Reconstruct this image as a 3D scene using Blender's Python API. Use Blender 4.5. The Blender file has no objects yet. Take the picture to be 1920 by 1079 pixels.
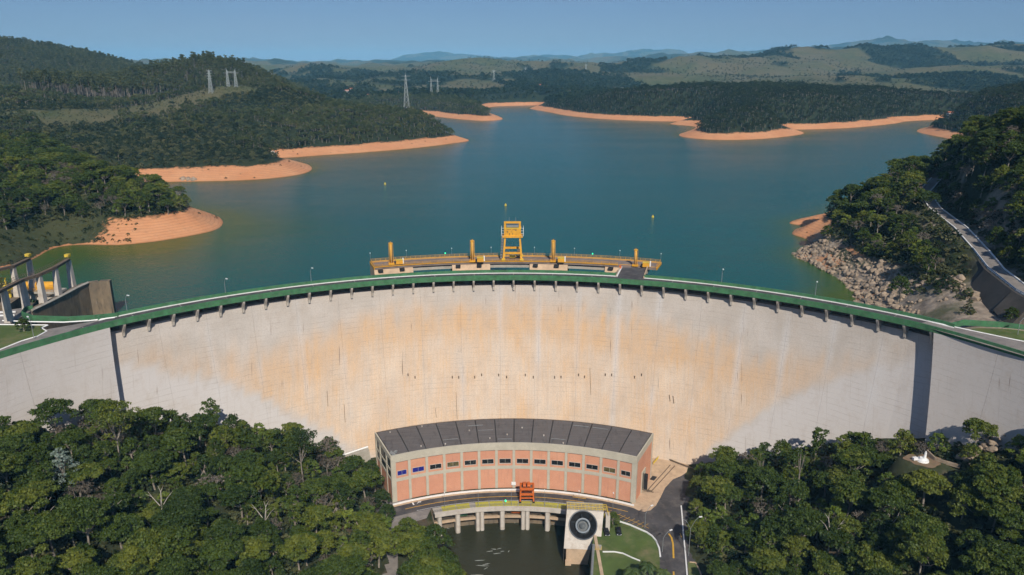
import bpy, math, random
import numpy as np
from mathutils import Vector, Matrix

sc = bpy.context.scene
R = math.radians
rng = np.random.default_rng(7)
random.seed(7)

# ------------------------------------------------------------------ camera, light, exposure
F, PITCH, CAM_H = 1400.0, R(16.47), 80.0
SP, CP = math.sin(PITCH), math.cos(PITCH)
cam_d = bpy.data.cameras.new("camera"); cam = bpy.data.objects.new("camera", cam_d)
sc.collection.objects.link(cam); sc.camera = cam
cam_d.sensor_width = 36.0; cam_d.lens = 36.0 * F / 1920.0
cam_d.clip_start = 1.0; cam_d.clip_end = 60000.0
cam.location = (0, 0, CAM_H); cam.rotation_euler = (R(90) - PITCH, 0, 0)

SUN_EL, SUN_AZ = 40.0, 11.0      # azimuth measured from behind the camera towards the right
SUN_DIR = Vector((math.sin(R(SUN_AZ)) * math.cos(R(SUN_EL)), -math.cos(R(SUN_AZ)) * math.cos(R(SUN_EL)), math.sin(R(SUN_EL))))
world = bpy.data.worlds.new("World"); sc.world = world; world.use_nodes = True
wn = world.node_tree; wn.nodes.clear()
sky = wn.nodes.new("ShaderNodeTexSky"); sky.sky_type = 'NISHITA'; sky.sun_disc = False
sky.sun_elevation = R(SUN_EL); sky.sun_rotation = math.atan2(SUN_DIR.x, SUN_DIR.y)
sky.altitude = 400; sky.air_density = 1.0; sky.dust_density = 0.3; sky.ozone_density = 3.0
wtc = wn.nodes.new("ShaderNodeTexCoord"); wmap = wn.nodes.new("ShaderNodeMapping")
wmap.inputs['Scale'].default_value = (1.0, 1.0, 7.0)
wno = wn.nodes.new("ShaderNodeTexNoise"); wno.inputs['Scale'].default_value = 2.6; wno.inputs['Detail'].default_value = 7; wno.inputs['Roughness'].default_value = 0.6
wcr = wn.nodes.new("ShaderNodeMapRange"); wcr.inputs[1].default_value = 0.50; wcr.inputs[2].default_value = 0.85; wcr.inputs[3].default_value = 0.0; wcr.inputs[4].default_value = 0.4
wmx = wn.nodes.new("ShaderNodeMix"); wmx.data_type = 'RGBA'
wmx.inputs['B'].default_value = (4.4, 5.3, 7.6, 1)
wbg = wn.nodes.new("ShaderNodeBackground"); wbg.inputs['Strength'].default_value = 0.058
wout = wn.nodes.new("ShaderNodeOutputWorld")
L = wn.links.new
wveil = wn.nodes.new("ShaderNodeMix"); wveil.data_type = 'RGBA'; wveil.inputs['Factor'].default_value = 0.5; wveil.inputs['B'].default_value = (2.1, 3.7, 6.8, 1)
wtint = wn.nodes.new("ShaderNodeMix"); wtint.data_type = 'RGBA'; wtint.blend_type = 'MULTIPLY'; wtint.inputs['Factor'].default_value = 1.0; wtint.inputs['B'].default_value = (0.80, 0.92, 1.20, 1)
L(sky.outputs[0], wtint.inputs['A']); L(wtint.outputs['Result'], wveil.inputs['A'])
L(wtc.outputs['Generated'], wmap.inputs['Vector']); L(wmap.outputs[0], wno.inputs['Vector']); L(wno.outputs['Fac'], wcr.inputs[0])
L(wcr.outputs[0], wmx.inputs['Factor']); L(wveil.outputs['Result'], wmx.inputs['A']); L(wmx.outputs['Result'], wbg.inputs['Color']); L(wbg.outputs[0], wout.inputs[0])
sun_d = bpy.data.lights.new("sun", 'SUN'); sun = bpy.data.objects.new("sun", sun_d); sc.collection.objects.link(sun)
sun_d.energy = 4.8; sun_d.angle = R(0.55); sun_d.color = (1.0, 0.92, 0.80)
sun.rotation_euler = SUN_DIR.to_track_quat('Z', 'Y').to_euler(); sun.location = (0, 0, 600)
sc.view_settings.view_transform = 'Standard'; sc.view_settings.look = 'None'
sc.view_settings.exposure = 0.0; sc.view_settings.gamma = 1.0; sc.view_settings.use_curve_mapping = False
cy = sc.cycles
cy.use_denoising = True; cy.use_adaptive_sampling = True; cy.adaptive_threshold = 0.02
cy.max_bounces = 5; cy.diffuse_bounces = 2; cy.glossy_bounces = 2; cy.transmission_bounces = 2; cy.transparent_max_bounces = 6; cy.volume_bounces = 0
cy.sample_clamp_indirect = 6.0

# ------------------------------------------------------------------ from the survey: photo pixel -> place in the world
def P(px, py, z=0.0):
    u, v = (px - 960) / F, (py - 539.5) / F
    t = (CAM_H - z) / (SP + v * CP)
    return (u * t, t * (CP - v * SP), z)
def at(px, py, Y):
    u, v = (px - 960) / F, (py - 539.5) / F
    t = Y / (CP - v * SP)
    return (u * t, Y, CAM_H - t * (SP + v * CP))

HAZE = 5.0e-5
W_UP, W_DN, YARD = -14.0, -77.0, -68.0
AC = 104.5                      # arc centre of the dam is (0, AC)
def A(r, deg, z, cyy=AC):
    if cyy == AC and abs(deg) > 46.4 and r < 230: r -= 0.27 * (abs(deg) - 46.4)
    return (r * math.sin(R(deg)), cyy + r * math.cos(R(deg)), z)

# ------------------------------------------------------------------ mesh helpers
COL = sc.collection
class MB:
    def __init__(s): s.v = []; s.f = []; s.m = []; s.cur = 0
    def add(s, vs, fs):
        b = len(s.v); s.v += [tuple(p) for p in vs]; s.f += [tuple(b + i for i in f) for f in fs]; s.m += [s.cur] * len(fs); return s
    def hexa(s, p):   # 8 corners: bottom 4 ccw, top 4 ccw
        return s.add(p, [(3, 2, 1, 0), (4, 5, 6, 7), (0, 1, 5, 4), (1, 2, 6, 5), (2, 3, 7, 6), (3, 0, 4, 7)])
    def box(s, c, d, rz=0.0):
        hx, hy, hz = d[0] / 2, d[1] / 2, d[2] / 2; co, si = math.cos(rz), math.sin(rz)
        p = []
        for z in (-hz, hz):
            for x, y in ((-hx, -hy), (hx, -hy), (hx, hy), (-hx, hy)):
                p.append((c[0] + x * co - y * si, c[1] + x * si + y * co, c[2] + z))
        return s.hexa(p)
    def tube(s, a, b, r0, r1=None, n=6, cap=True):
        r1 = r0 if r1 is None else r1
        a, b = Vector(a), Vector(b); d = (b - a)
        if d.length < 1e-6: return s
        d.normalize(); q = d.to_track_quat('Z', 'Y'); vs = []
        for c, r in ((a, r0), (b, r1)):
            for i in range(n):
                t = 2 * math.pi * i / n; vs.append(c + q @ Vector((r * math.cos(t), r * math.sin(t), 0)))
        fs = [(i, (i + 1) % n, n + (i + 1) % n, n + i) for i in range(n)]
        if cap: fs += [tuple(range(n - 1, -1, -1)), tuple(range(n, 2 * n))]
        return s.add(vs, fs)
    def path(s, pts, r, n=6):
        for a, b in zip(pts[:-1], pts[1:]): s.tube(a, b, r, r, n)
        return s
    def bar(s, a, b, w, h):   # box section beam from a to b (centre line), width w horizontally, height h
        a, b = Vector(a), Vector(b); d = (b - a).normalized()
        up = Vector((0, 0, 1)) if abs(d.z) < 0.95 else Vector((1, 0, 0))
        sd = d.cross(up).normalized(); u2 = sd.cross(d).normalized()
        p = []
        for e in (a, b):
            for i, j in ((-1, -1), (1, -1), (1, 1), (-1, 1)): p.append(e + sd * (i * w / 2) + u2 * (j * h / 2))
        return s.hexa(p)
    def sweep(s, prof, d0, d1, n, cyy=AC, caps=True):   # closed (r,z) profile swept about (0,cyy)
        k = len(prof); vs = []
        for i in range(n + 1):
            d = d0 + (d1 - d0) * i / n
            for r, z in prof: vs.append(A(r, d, z, cyy))
        fs = []
        for i in range(n):
            for j in range(k):
                a = i * k + j; b = i * k + (j + 1) % k
                fs.append((a, b, b + k, a + k))
        if caps: fs += [tuple(range(k - 1, -1, -1)), tuple(n * k + j for j in range(k))]
        return s.add(vs, fs)
    def prism(s, pts, z0, z1):
        n = len(pts); vs = [(p[0], p[1], z0) for p in pts] + [(p[0], p[1], z1) for p in pts]
        fs = [(i, (i + 1) % n, n + (i + 1) % n, n + i) for i in range(n)] + [tuple(range(n - 1, -1, -1)), tuple(range(n, 2 * n))]
        return s.add(vs, fs)
    def sheet(s, pts, z):
        n = len(pts); return s.add([(p[0], p[1], z) for p in pts], [tuple(range(n))])
    def ribbon(s, pts, w, z=None):   # flat strip along a polyline
        vs = []
        for i, p in enumerate(pts):
            a = Vector(pts[max(i - 1, 0)][:2]); b = Vector(pts[min(i + 1, len(pts) - 1)][:2]); d = (b - a).normalized(); nn = Vector((-d.y, d.x))
            zz = p[2] if z is None else z
            vs += [(p[0] + nn.x * w / 2, p[1] + nn.y * w / 2, zz), (p[0] - nn.x * w / 2, p[1] - nn.y * w / 2, zz)]
        return s.add(vs, [(2 * i, 2 * i + 1, 2 * i + 3, 2 * i + 2) for i in range(len(pts) - 1)])
    def kerb(s, pts, w, z0, z1):     # solid strip
        for a, b in zip(pts[:-1], pts[1:]):
            s.bar((a[0], a[1], (z0 + z1) / 2 + (a[2] if len(a) > 2 else 0)), (b[0], b[1], (z0 + z1) / 2 + (b[2] if len(b) > 2 else 0)), w, z1 - z0)
        return s
    def mesh(s, name, mats, smooth=False):
        me = bpy.data.meshes.new(name); me.from_pydata(s.v, [], s.f)
        if not isinstance(mats, (list, tuple)): mats = [mats]
        for m in mats: me.materials.append(m)
        if len(mats) > 1: me.polygons.foreach_set("material_index", s.m)
        me.update()
        import bmesh
        bm = bmesh.new(); bm.from_mesh(me); bmesh.ops.recalc_face_normals(bm, faces=bm.faces); bm.to_mesh(me); bm.free()
        if smooth: me.polygons.foreach_set("use_smooth", [True] * len(me.polygons))
        me.update(); return me
    def obj(s, name, mats, parent=None, smooth=False):
        o = bpy.data.objects.new(name, s.mesh(name, mats, smooth)); COL.objects.link(o)
        if parent is not None: o.parent = parent; o.matrix_parent_inverse = parent.matrix_world.inverted() if False else Matrix.Translation(-parent.location) if not any(parent.rotation_euler) else parent.matrix_basis.inverted()
        return o
def tag(o, label=None, cat=None, group=None, kind=None):
    for k, v in (('label', label), ('category', cat), ('group', group), ('kind', kind)):
        if v: o[k] = v
    return o
def thing(name, label, cat, loc=(0, 0, 0), group=None):
    o = bpy.data.objects.new(name, None); COL.objects.link(o); o.location = loc; o.empty_display_size = 0.5
    return tag(o, label, cat, group)
def dup(root, loc, rz=None, scale=None, label=None, group=None):
    r = root.copy(); COL.objects.link(r); r.location = loc
    if rz is not None: r.rotation_euler = (0, 0, rz)
    if scale is not None: r.scale = (scale, scale, scale) if not isinstance(scale, (tuple, list)) else scale
    if label: r['label'] = label
    if group: r['group'] = group
    for ch in root.children:
        c = ch.copy(); COL.objects.link(c); c.parent = r; c.matrix_parent_inverse = ch.matrix_parent_inverse.copy()
        for g in ch.children:
            d = g.copy(); COL.objects.link(d); d.parent = c; d.matrix_parent_inverse = g.matrix_parent_inverse.copy()
    return r
def npmesh(name, v, f, mat, smooth=True, attrs=None, uv=None):
    me = bpy.data.meshes.new(name); v = np.asarray(v, np.float32); f = np.asarray(f, np.int32); k = f.shape[1]
    me.vertices.add(len(v)); me.vertices.foreach_set("co", v.ravel())
    me.loops.add(f.size); me.loops.foreach_set("vertex_index", f.ravel())
    me.polygons.add(len(f)); me.polygons.foreach_set("loop_start", np.arange(0, f.size, k, dtype=np.int32))
    me.polygons.foreach_set("use_smooth", np.full(len(f), smooth))
    for m in (mat if isinstance(mat, (list, tuple)) else [mat]): me.materials.append(m)
    if uv is not None:
        l = me.uv_layers.new(name="uv"); l.data.foreach_set("uv", np.asarray(uv, np.float32)[f.ravel()].ravel())
    for n, a in (attrs or {}).items():
        at_ = me.attributes.new(n, 'FLOAT', 'POINT'); at_.data.foreach_set("value", np.asarray(a, np.float32))
    me.update(calc_edges=True); me.validate(); return me

# ------------------------------------------------------------------ numpy value noise
def _h(ix, iy, s):
    n = (ix.astype(np.int64) * 374761393 + iy.astype(np.int64) * 668265263 + s * 974634777) & 0xffffffff
    n = ((n ^ (n >> 13)) * 1274126177) & 0xffffffff
    return ((n ^ (n >> 16)) & 0xffff) / 65535.0
def vnoise(x, y, s=0):
    ix, iy = np.floor(x), np.floor(y); fx, fy = x - ix, y - iy
    fx = fx * fx * (3 - 2 * fx); fy = fy * fy * (3 - 2 * fy)
    a, b, c, d = _h(ix, iy, s), _h(ix + 1, iy, s), _h(ix, iy + 1, s), _h(ix + 1, iy + 1, s)
    return (a + (b - a) * fx) * (1 - fy) + (c + (d - c) * fx) * fy
def fbm(x, y, sc_, s=0, o=4):
    x = np.asarray(x, float) / sc_; y = np.asarray(y, float) / sc_; t = 0; a = 0.5; n = 0
    for i in range(o):
        t = t + a * vnoise(x, y, s + i * 17); n += a; a *= 0.5
        x, y = x * 1.9 + y * 0.6 + 5.2, y * 1.9 - x * 0.6 / 1.9 + 1.3
    return t / n
def sstep(e0, e1, x):
    t = np.clip((np.asarray(x, float) - e0) / (e1 - e0), 0, 1); return t * t * (3 - 2 * t)

# ------------------------------------------------------------------ materials
def new_mat(name):
    m = bpy.data.materials.new(name); m.use_nodes = True; nt = m.node_tree; b = nt.nodes['Principled BSDF']
    b.inputs['Specular IOR Level'].default_value = 0.3
    return m, nt, b
def N(nt, t, **kw):
    n = nt.nodes.new(t)
    for k, v in kw.items():
        if k.startswith('i_'): n.inputs[int(k[2:])].default_value = v
        else: setattr(n, k, v)
    return n
def mixc(nt, fac, a, b, blend='MIX'):
    n = nt.nodes.new("ShaderNodeMix"); n.data_type = 'RGBA'; n.blend_type = blend
    for s, x in (('Factor', fac), ('A', a), ('B', b)):
        if hasattr(x, 'links'): nt.links.new(x, n.inputs[s])
        else: n.inputs[s].default_value = (x if s == 'Factor' else (x + (1,) if len(x) == 3 else x))
    return n.outputs['Result']
def noise(nt, vec, scale, detail=4, rough=0.55):
    n = nt.nodes.new("ShaderNodeTexNoise"); n.inputs['Scale'].default_value = scale; n.inputs['Detail'].default_value = detail; n.inputs['Roughness'].default_value = rough
    if vec is not None: nt.links.new(vec, n.inputs['Vector'])
    return n.outputs['Fac']
def mrange(nt, val, a, b, c=0.0, d=1.0):
    n = nt.nodes.new("ShaderNodeMapRange"); nt.links.new(val, n.inputs[0])
    for i, x in enumerate((a, b, c, d)): n.inputs[i + 1].default_value = x
    return n.outputs[0]
def math_(nt, op, a, b=0.0):
    n = nt.nodes.new("ShaderNodeMath"); n.operation = op
    for i, x in enumerate((a, b)):
        if hasattr(x, 'links'): nt.links.new(x, n.inputs[i])
        else: n.inputs[i].default_value = x
    return n.outputs[0]
def objco(nt):
    g = nt.nodes.new("ShaderNodeNewGeometry"); return g.outputs['Position']
def mapping(nt, vec, scale=(1, 1, 1), rot=(0, 0, 0)):
    n = nt.nodes.new("ShaderNodeMapping"); n.inputs['Scale'].default_value = scale; n.inputs['Rotation'].default_value = rot
    nt.links.new(vec, n.inputs['Vector']); return n.outputs[0]
def attr(nt, name):
    n = nt.nodes.new("ShaderNodeAttribute"); n.attribute_name = name; return n.outputs['Fac']
def bump(nt, b, h, strength, dist):
    n = nt.nodes.new("ShaderNodeBump"); n.inputs['Strength'].default_value = strength; n.inputs['Distance'].default_value = dist
    nt.links.new(h, n.inputs['Height']); nt.links.new(n.outputs[0], b.inputs['Normal'])
def simple(name, col, rough=0.7, var=0.25, scale=0.8, metal=0.0, dirt=None, fine=6.0, bmp=0.0):
    """weathered surface: large soft variation, fine grain, optional dirt colour in blotches"""
    m, nt, b = new_mat(name); p = objco(nt)
    n1 = noise(nt, p, scale, 5, 0.6); n2 = noise(nt, p, fine, 3, 0.6)
    dark = tuple(c * (1 - var) for c in col); lite = tuple(min(c * (1 + var * 0.6), 1) for c in col)
    c = mixc(nt, mrange(nt, n1, 0.3, 0.7), dark, lite)
    c = mixc(nt, mrange(nt, n2, 0.2, 0.8, 0.0, 0.35), c, tuple(x * 0.6 for x in col))
    if dirt: c = mixc(nt, mrange(nt, noise(nt, p, scale * 1.7, 6, 0.65), 0.48, 0.72, 0, 0.8), c, dirt)
    nt.links.new(c, b.inputs['Base Color']); b.inputs['Roughness'].default_value = rough; b.inputs['Metallic'].default_value = metal
    if bmp: bump(nt, b, n2, 0.5, bmp)
    return m
M = {}
M['green'] = simple('green_paint', (0.055, 0.175, 0.078), 0.8, 0.4, 0.5, dirt=(0.085, 0.135, 0.085), fine=2.5)
M['asphalt'] = simple('asphalt', (0.075, 0.070, 0.073), 0.85, 0.4, 0.18, dirt=(0.14, 0.125, 0.115), fine=2)
M['asphalt_light'] = simple('worn_asphalt', (0.25, 0.225, 0.205), 0.9, 0.25, 0.2, dirt=(0.13, 0.12, 0.115), fine=2)
M['white'] = simple('white_paint', (0.80, 0.80, 0.79), 0.6, 0.08, 0.8, dirt=(0.66, 0.65, 0.62))
M['yline'] = simple('yellow_line_paint', (0.62, 0.36, 0.05), 0.7, 0.2, 1.5)
M['yellow'] = simple('yellow_steel_paint', (0.72, 0.36, 0.035), 0.5, 0.15, 0.5, dirt=(0.42, 0.2, 0.03))
M['yellow2'] = simple('bright_yellow_paint', (0.70, 0.50, 0.06), 0.5, 0.15, 0.5, dirt=(0.45, 0.32, 0.05))
M['orange'] = simple('orange_steel_paint', (0.62, 0.14, 0.03), 0.5, 0.2, 0.6, dirt=(0.35, 0.10, 0.03))
M['dark'] = simple('dark_steel', (0.03, 0.03, 0.032), 0.6, 0.3, 1)
M['grey'] = simple('galvanised_steel', (0.30, 0.32, 0.33), 0.45, 0.2, 1, metal=0.4)
M['conc'] = simple('concrete', (0.40, 0.37, 0.32), 0.85, 0.18, 0.3, dirt=(0.25, 0.22, 0.18), fine=2.5)
m, nt, b = new_mat('stained_and_shade_concrete'); p = objco(nt)
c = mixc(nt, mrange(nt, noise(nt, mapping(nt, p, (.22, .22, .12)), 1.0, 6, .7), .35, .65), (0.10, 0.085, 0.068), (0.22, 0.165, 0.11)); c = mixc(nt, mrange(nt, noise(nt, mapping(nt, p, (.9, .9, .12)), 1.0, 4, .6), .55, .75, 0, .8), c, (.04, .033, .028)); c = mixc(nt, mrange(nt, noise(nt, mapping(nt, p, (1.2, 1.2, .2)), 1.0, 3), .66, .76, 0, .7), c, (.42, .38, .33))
nt.links.new(c, b.inputs['Base Color']); b.inputs['Roughness'].default_value = .9; M['conc_old'] = m  # stained spillway concrete; on the crest wall its darkness is painted shade
M['conc_pale'] = simple('pale_concrete', (0.55, 0.50, 0.44), 0.85, 0.15, 0.25, dirt=(0.36, 0.30, 0.24), fine=2.5)
M['conc_warm'] = simple('warm_concrete', (0.55, 0.40, 0.27), 0.85, 0.18, 0.25, dirt=(0.33, 0.24, 0.17), fine=2)
M['conc_green'] = simple('olive_grey_concrete', (0.50, 0.46, 0.37), 0.85, 0.12, 0.3, dirt=(0.40, 0.37, 0.30), fine=2.5)
M['rust'] = simple('rusty_beam', (0.16, 0.12, 0.085), 0.85, 0.35, 0.5, dirt=(0.09, 0.06, 0.045))
M['lawn'] = simple('lawn', (0.085, 0.125, 0.032), 0.95, 0.35, 0.09, dirt=(0.19, 0.16, 0.085), fine=1.2)
M['panel'] = simple('mossy_yellow_panel', (0.46, 0.41, 0.06), 0.9, 0.15, 0.6, dirt=(0.32, 0.30, 0.07))
M['glass'] = simple('dark_glass', (0.018, 0.02, 0.022), 0.12, 0.4, 0.4)
M['glass_y'] = simple('dusty_yellow_glass', (0.13, 0.11, 0.05), 0.25, 0.5, 0.7, dirt=(0.03, 0.03, 0.02))
M['blue'] = simple('blue_sheet', (0.02, 0.022, 0.22), 0.5, 0.15, 0.4)
M['carblack'] = simple('black_car_paint', (0.012, 0.014, 0.02), 0.15, 0.2, 1)
M['tyre'] = simple('tyre_rubber', (0.02, 0.02, 0.02), 0.8, 0.2, 2)
M['rock'] = simple('grey_rock', (0.34, 0.265, 0.195), 0.9, 0.45, 0.35, dirt=(0.13, 0.10, 0.08), fine=2, bmp=0.3)
M['soil'] = simple('orange_soil', (0.46, 0.205, 0.095), 0.95, 0.15, 0.08, dirt=(0.40, 0.20, 0.10), fine=1)
M['pylon'] = simple('weathered_pylon_steel', (0.36, 0.40, 0.40), 0.5, 0.2, 0.1)
M['bark'] = simple('pale_bark', (0.27, 0.235, 0.195), 0.9, 0.35, 1.2)
M['tile'] = simple('red_roof_tile', (0.42, 0.15, 0.09), 0.85, 0.2, 0.3)
M['housewall'] = simple('white_house_wall', (0.7, 0.68, 0.64), 0.8, 0.1, 0.3)
M['bluerail'] = simple('blue_guard_rail', (0.12, 0.2, 0.33), 0.6, 0.2, 0.5)
def lit(name, col, s):
    m, nt, b = new_mat(name); b.inputs['Base Color'].default_value = col + (1,); b.inputs['Emission Color'].default_value = col + (1,); b.inputs['Emission Strength'].default_value = s; return m
M['greenlamp'] = lit('green_signal', (0.05, 0.85, 0.35), 1.2)

# brick: courses too fine to see, colour grain only
m, nt, b = new_mat('orange_brick'); p = objco(nt)
n1 = noise(nt, p, 0.25, 5, 0.6); n2 = noise(nt, mapping(nt, p, (1.6, 1.6, 4.0)), 1.0, 3, 0.7)
c = mixc(nt, mrange(nt, n1, 0.3, 0.7), (0.56, 0.265, 0.16), (0.65, 0.345, 0.22)); c = mixc(nt, mrange(nt, n2, 0.35, 0.75, 0, 0.5), c, (0.48, 0.20, 0.13))
nt.links.new(c, b.inputs['Base Color']); b.inputs['Roughness'].default_value = 0.9; M['brick'] = m
oi = nt.nodes.new('ShaderNodeObjectInfo'); c2 = mixc(nt, mrange(nt, oi.outputs['Random'], 0, 1, 0, .45), c, (0.48, 0.22, 0.15)); c2 = mixc(nt, mrange(nt, noise(nt, mapping(nt, p, (1.2, 1.2, .15)), 1.0, 4), .58, .75, 0, .4), c2, (.34, .17, .12)); nt.links.new(c2, b.inputs['Base Color'])
# roof sheets: fine ribs across
m, nt, b = new_mat('dark_roof_sheet'); p = objco(nt)
n1 = noise(nt, mapping(nt, p, (0.08, 1.6, 1)), 1.0, 5, 0.65); n2 = noise(nt, p, 0.35, 5, 0.7)
c = mixc(nt, mrange(nt, n1, 0.3, 0.7), (0.075, 0.067, 0.068), (0.135, 0.122, 0.12)); c = mixc(nt, mrange(nt, n2, 0.5, 0.8, 0, 0.6), c, (0.16, 0.14, 0.13))
nt.links.new(c, b.inputs['Base Color']); b.inputs['Roughness'].default_value = 0.85; M['roof'] = m
oi = nt.nodes.new('ShaderNodeObjectInfo'); c2 = mixc(nt, mrange(nt, oi.outputs['Random'], 0, 1, 0, .6), c, (0.135, 0.12, 0.115)); c2 = mixc(nt, mrange(nt, noise(nt, mapping(nt, p, (.5, .15, 1)), 1.0, 5, .7), .55, .7, 0, .7), c2, (.055, .05, .052)); nt.links.new(c2, b.inputs['Base Color'])

# dam concrete: uv = (metres along the arc, height); attribute stain = iron-orange wash, pale = bleached lower flank
m, nt, b = new_mat('dam_concrete'); uvn = nt.nodes.new("ShaderNodeUVMap"); uvn.uv_map = "uv"; uvp = uvn.outputs[0]
st = attr(nt, 'stain'); pal = attr(nt, 'pale'); sp = nt.nodes.new("ShaderNodeSeparateXYZ"); nt.links.new(uvp, sp.inputs[0])
streak = noise(nt, mapping(nt, uvp, (0.55, 0.035, 1)), 1.0, 6, 0.7); streak2 = noise(nt, mapping(nt, uvp, (1.6, 0.06, 1)), 1.0, 4, 0.6)
blotch = noise(nt, uvp, 0.09, 6, 0.6); grain = noise(nt, mapping(nt, uvp, (1.2, 1.6, 1)), 1.4, 4, 0.7)
base = mixc(nt, mrange(nt, blotch, 0.3, 0.7), (0.41, 0.375, 0.34), (0.51, 0.47, 0.435))
base = mixc(nt, pal, base, mixc(nt, mrange(nt, grain, 0.3, 0.7), (0.45, 0.425, 0.41), (0.585, 0.555, 0.54)))
edg = attr(nt, 'edge'); pt = noise(nt, mapping(nt, uvp, (0.05, 0.035, 1)), 1.0, 5, 0.65)
sm = math_(nt, 'MULTIPLY', st, mrange(nt, streak, 0.25, 0.65, 0.65, 1.1))
base = mixc(nt, sm, base, mixc(nt, mrange(nt, math_(nt, 'ADD', math_(nt, 'ADD', math_(nt, 'MULTIPLY', pt, 0.6), math_(nt, 'MULTIPLY', streak2, 0.3)), math_(nt, 'MULTIPLY', attr(nt, 'band'), 0.22)), 0.34, 0.57), (0.66, 0.53, 0.41), (0.61, 0.385, 0.205)))
base = mixc(nt, math_(nt, 'MULTIPLY', mrange(nt, streak, 0.58, 0.78, 0, 0.45), mrange(nt, st, 0, 1, 0.25, 1)), base, (0.44, 0.25, 0.12))
base = mixc(nt, mrange(nt, streak2, 0.66, 0.78, 0, 0.55), base, (0.60, 0.56, 0.52))
base = mixc(nt, math_(nt, 'MULTIPLY', math_(nt, 'MULTIPLY', edg, mrange(nt, noise(nt, mapping(nt, uvp, (0.03, 0.02, 1)), 1.0, 3), 0.48, 0.62)), 0.6), base, (0.56, 0.55, 0.55))
base = mixc(nt, mrange(nt, noise(nt, mapping(nt, uvp, (0.25, 0.16, 1)), 1.0, 6, 0.75), 0.50, 0.75, 0, 0.4), base, (0.36, 0.29, 0.235))
# dark run-off drips
drip = math_(nt, 'MULTIPLY', mrange(nt, noise(nt, mapping(nt, uvp, (1.1, 0.045, 1)), 1.0, 2, 0.5), 0.66, 0.72), mrange(nt, noise(nt, mapping(nt, uvp, (0.06, 0.09, 1)), 1.0, 2), 0.54, 0.62))
base = mixc(nt, math_(nt, 'MULTIPLY', drip, 0.75), base, (0.16, 0.11, 0.08))
# lift lines every 2.4 m
lift = math_(nt, 'FRACT', math_(nt, 'DIVIDE', math_(nt, 'ADD', sp.outputs['Y'], math_(nt, 'MULTIPLY', noise(nt, uvp, 0.03, 2), 3.0)), 1.9)); ll = math_(nt, 'COMPARE', lift, 0.5)
ll.node.inputs[2].default_value = 0.05
base = mixc(nt, math_(nt, 'MULTIPLY', ll, mrange(nt, noise(nt, uvp, 0.15, 3), 0.42, 0.68, 0.0, 0.36)), base, (0.22, 0.18, 0.15))
vl = math_(nt, 'FRACT', math_(nt, 'DIVIDE', sp.outputs['X'], 2.6)); vv = math_(nt, 'COMPARE', vl, 0.5); vv.node.inputs[2].default_value = 0.045
base = mixc(nt, math_(nt, 'MULTIPLY', vv, mrange(nt, noise(nt, mapping(nt, uvp, (0.4, 0.08, 1)), 1.0, 3), 0.5, 0.7, 0.0, 0.28)), base, (0.26, 0.21, 0.17))
base = mixc(nt, mrange(nt, grain, 0.45, 0.75, 0, 0.5), base, (0.30, 0.255, 0.22))
nt.links.new(base, b.inputs['Base Color']); b.inputs['Roughness'].default_value = 0.9; bump(nt, b, grain, 0.4, 0.12); M['dam'] = m

# foliage
def foliage(name, dark, mid, lite, scale=0.12):
    m, nt, b = new_mat(name); oi = nt.nodes.new("ShaderNodeObjectInfo"); t = attr(nt, 'tint')
    s = math_(nt, 'ADD', math_(nt, 'MULTIPLY', oi.outputs['Random'], 0.65), math_(nt, 'MULTIPLY', t, 0.40))
    s = math_(nt, 'ADD', s, math_(nt, 'MULTIPLY', math_(nt, 'SUBTRACT', noise(nt, objco(nt), 0.02, 3), 0.5), 0.7))
    r = nt.nodes.new("ShaderNodeValToRGB"); nt.links.new(s, r.inputs[0])
    e = r.color_ramp.elements; e[0].position = 0.12; e[0].color = dark + (1,); e[1].position = 0.95; e[1].color = lite + (1,)
    x = e.new(0.6); x.color = mid + (1,)
    nt.links.new(r.outputs[0], b.inputs['Base Color']); b.inputs['Roughness'].default_value = 0.55; b.inputs['Specular IOR Level'].default_value = 0.25
    tr = nt.nodes.new("ShaderNodeBsdfTranslucent"); nt.links.new(r.outputs[0], tr.inputs[0]); mx = nt.nodes.new("ShaderNodeMixShader"); mx.inputs[0].default_value = 0.22
    nt.links.new(b.outputs[0], mx.inputs[1]); nt.links.new(tr.outputs[0], mx.inputs[2]); nt.links.new(mx.outputs[0], nt.nodes['Material Output'].inputs[0])
    return m
M['leaf'] = foliage('broadleaf_foliage', (0.026, 0.048, 0.009), (0.060, 0.093, 0.014), (0.150, 0.170, 0.026))
M['leaf_far'] = foliage('clouded_hill_foliage', (0.008, 0.021, 0.007), (0.019, 0.037, 0.011), (0.052, 0.068, 0.022))  # greens darkened to carry a cloud's shadow over the far wooded ridge
M['leaf_hill'] = foliage('ridge_foliage', (0.030, 0.050, 0.015), (0.068, 0.088, 0.027), (0.14, 0.145, 0.055))
M['leaf_bush'] = foliage('scrub_foliage', (0.055, 0.068, 0.028), (0.10, 0.110, 0.046), (0.17, 0.16, 0.075))
M['leaf_euc'] = foliage('eucalyptus_foliage', (0.036, 0.052, 0.018), (0.078, 0.094, 0.032), (0.13, 0.135, 0.05))
M['leaf_pale'] = foliage('silver_foliage', (0.17, 0.22, 0.18), (0.25, 0.30, 0.26), (0.34, 0.38, 0.33))
M['leaf_bright'] = foliage('bright_foliage', (0.07, 0.11, 0.02), (0.12, 0.17, 0.025), (0.19, 0.23, 0.04))
M['leaf_dry'] = foliage('dry_foliage', (0.10, 0.085, 0.065), (0.15, 0.125, 0.10), (0.2, 0.17, 0.14))
M['leaf_palm'] = foliage('palm_foliage', (0.03, 0.055, 0.015), (0.06, 0.095, 0.025), (0.11, 0.14, 0.04))
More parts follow.
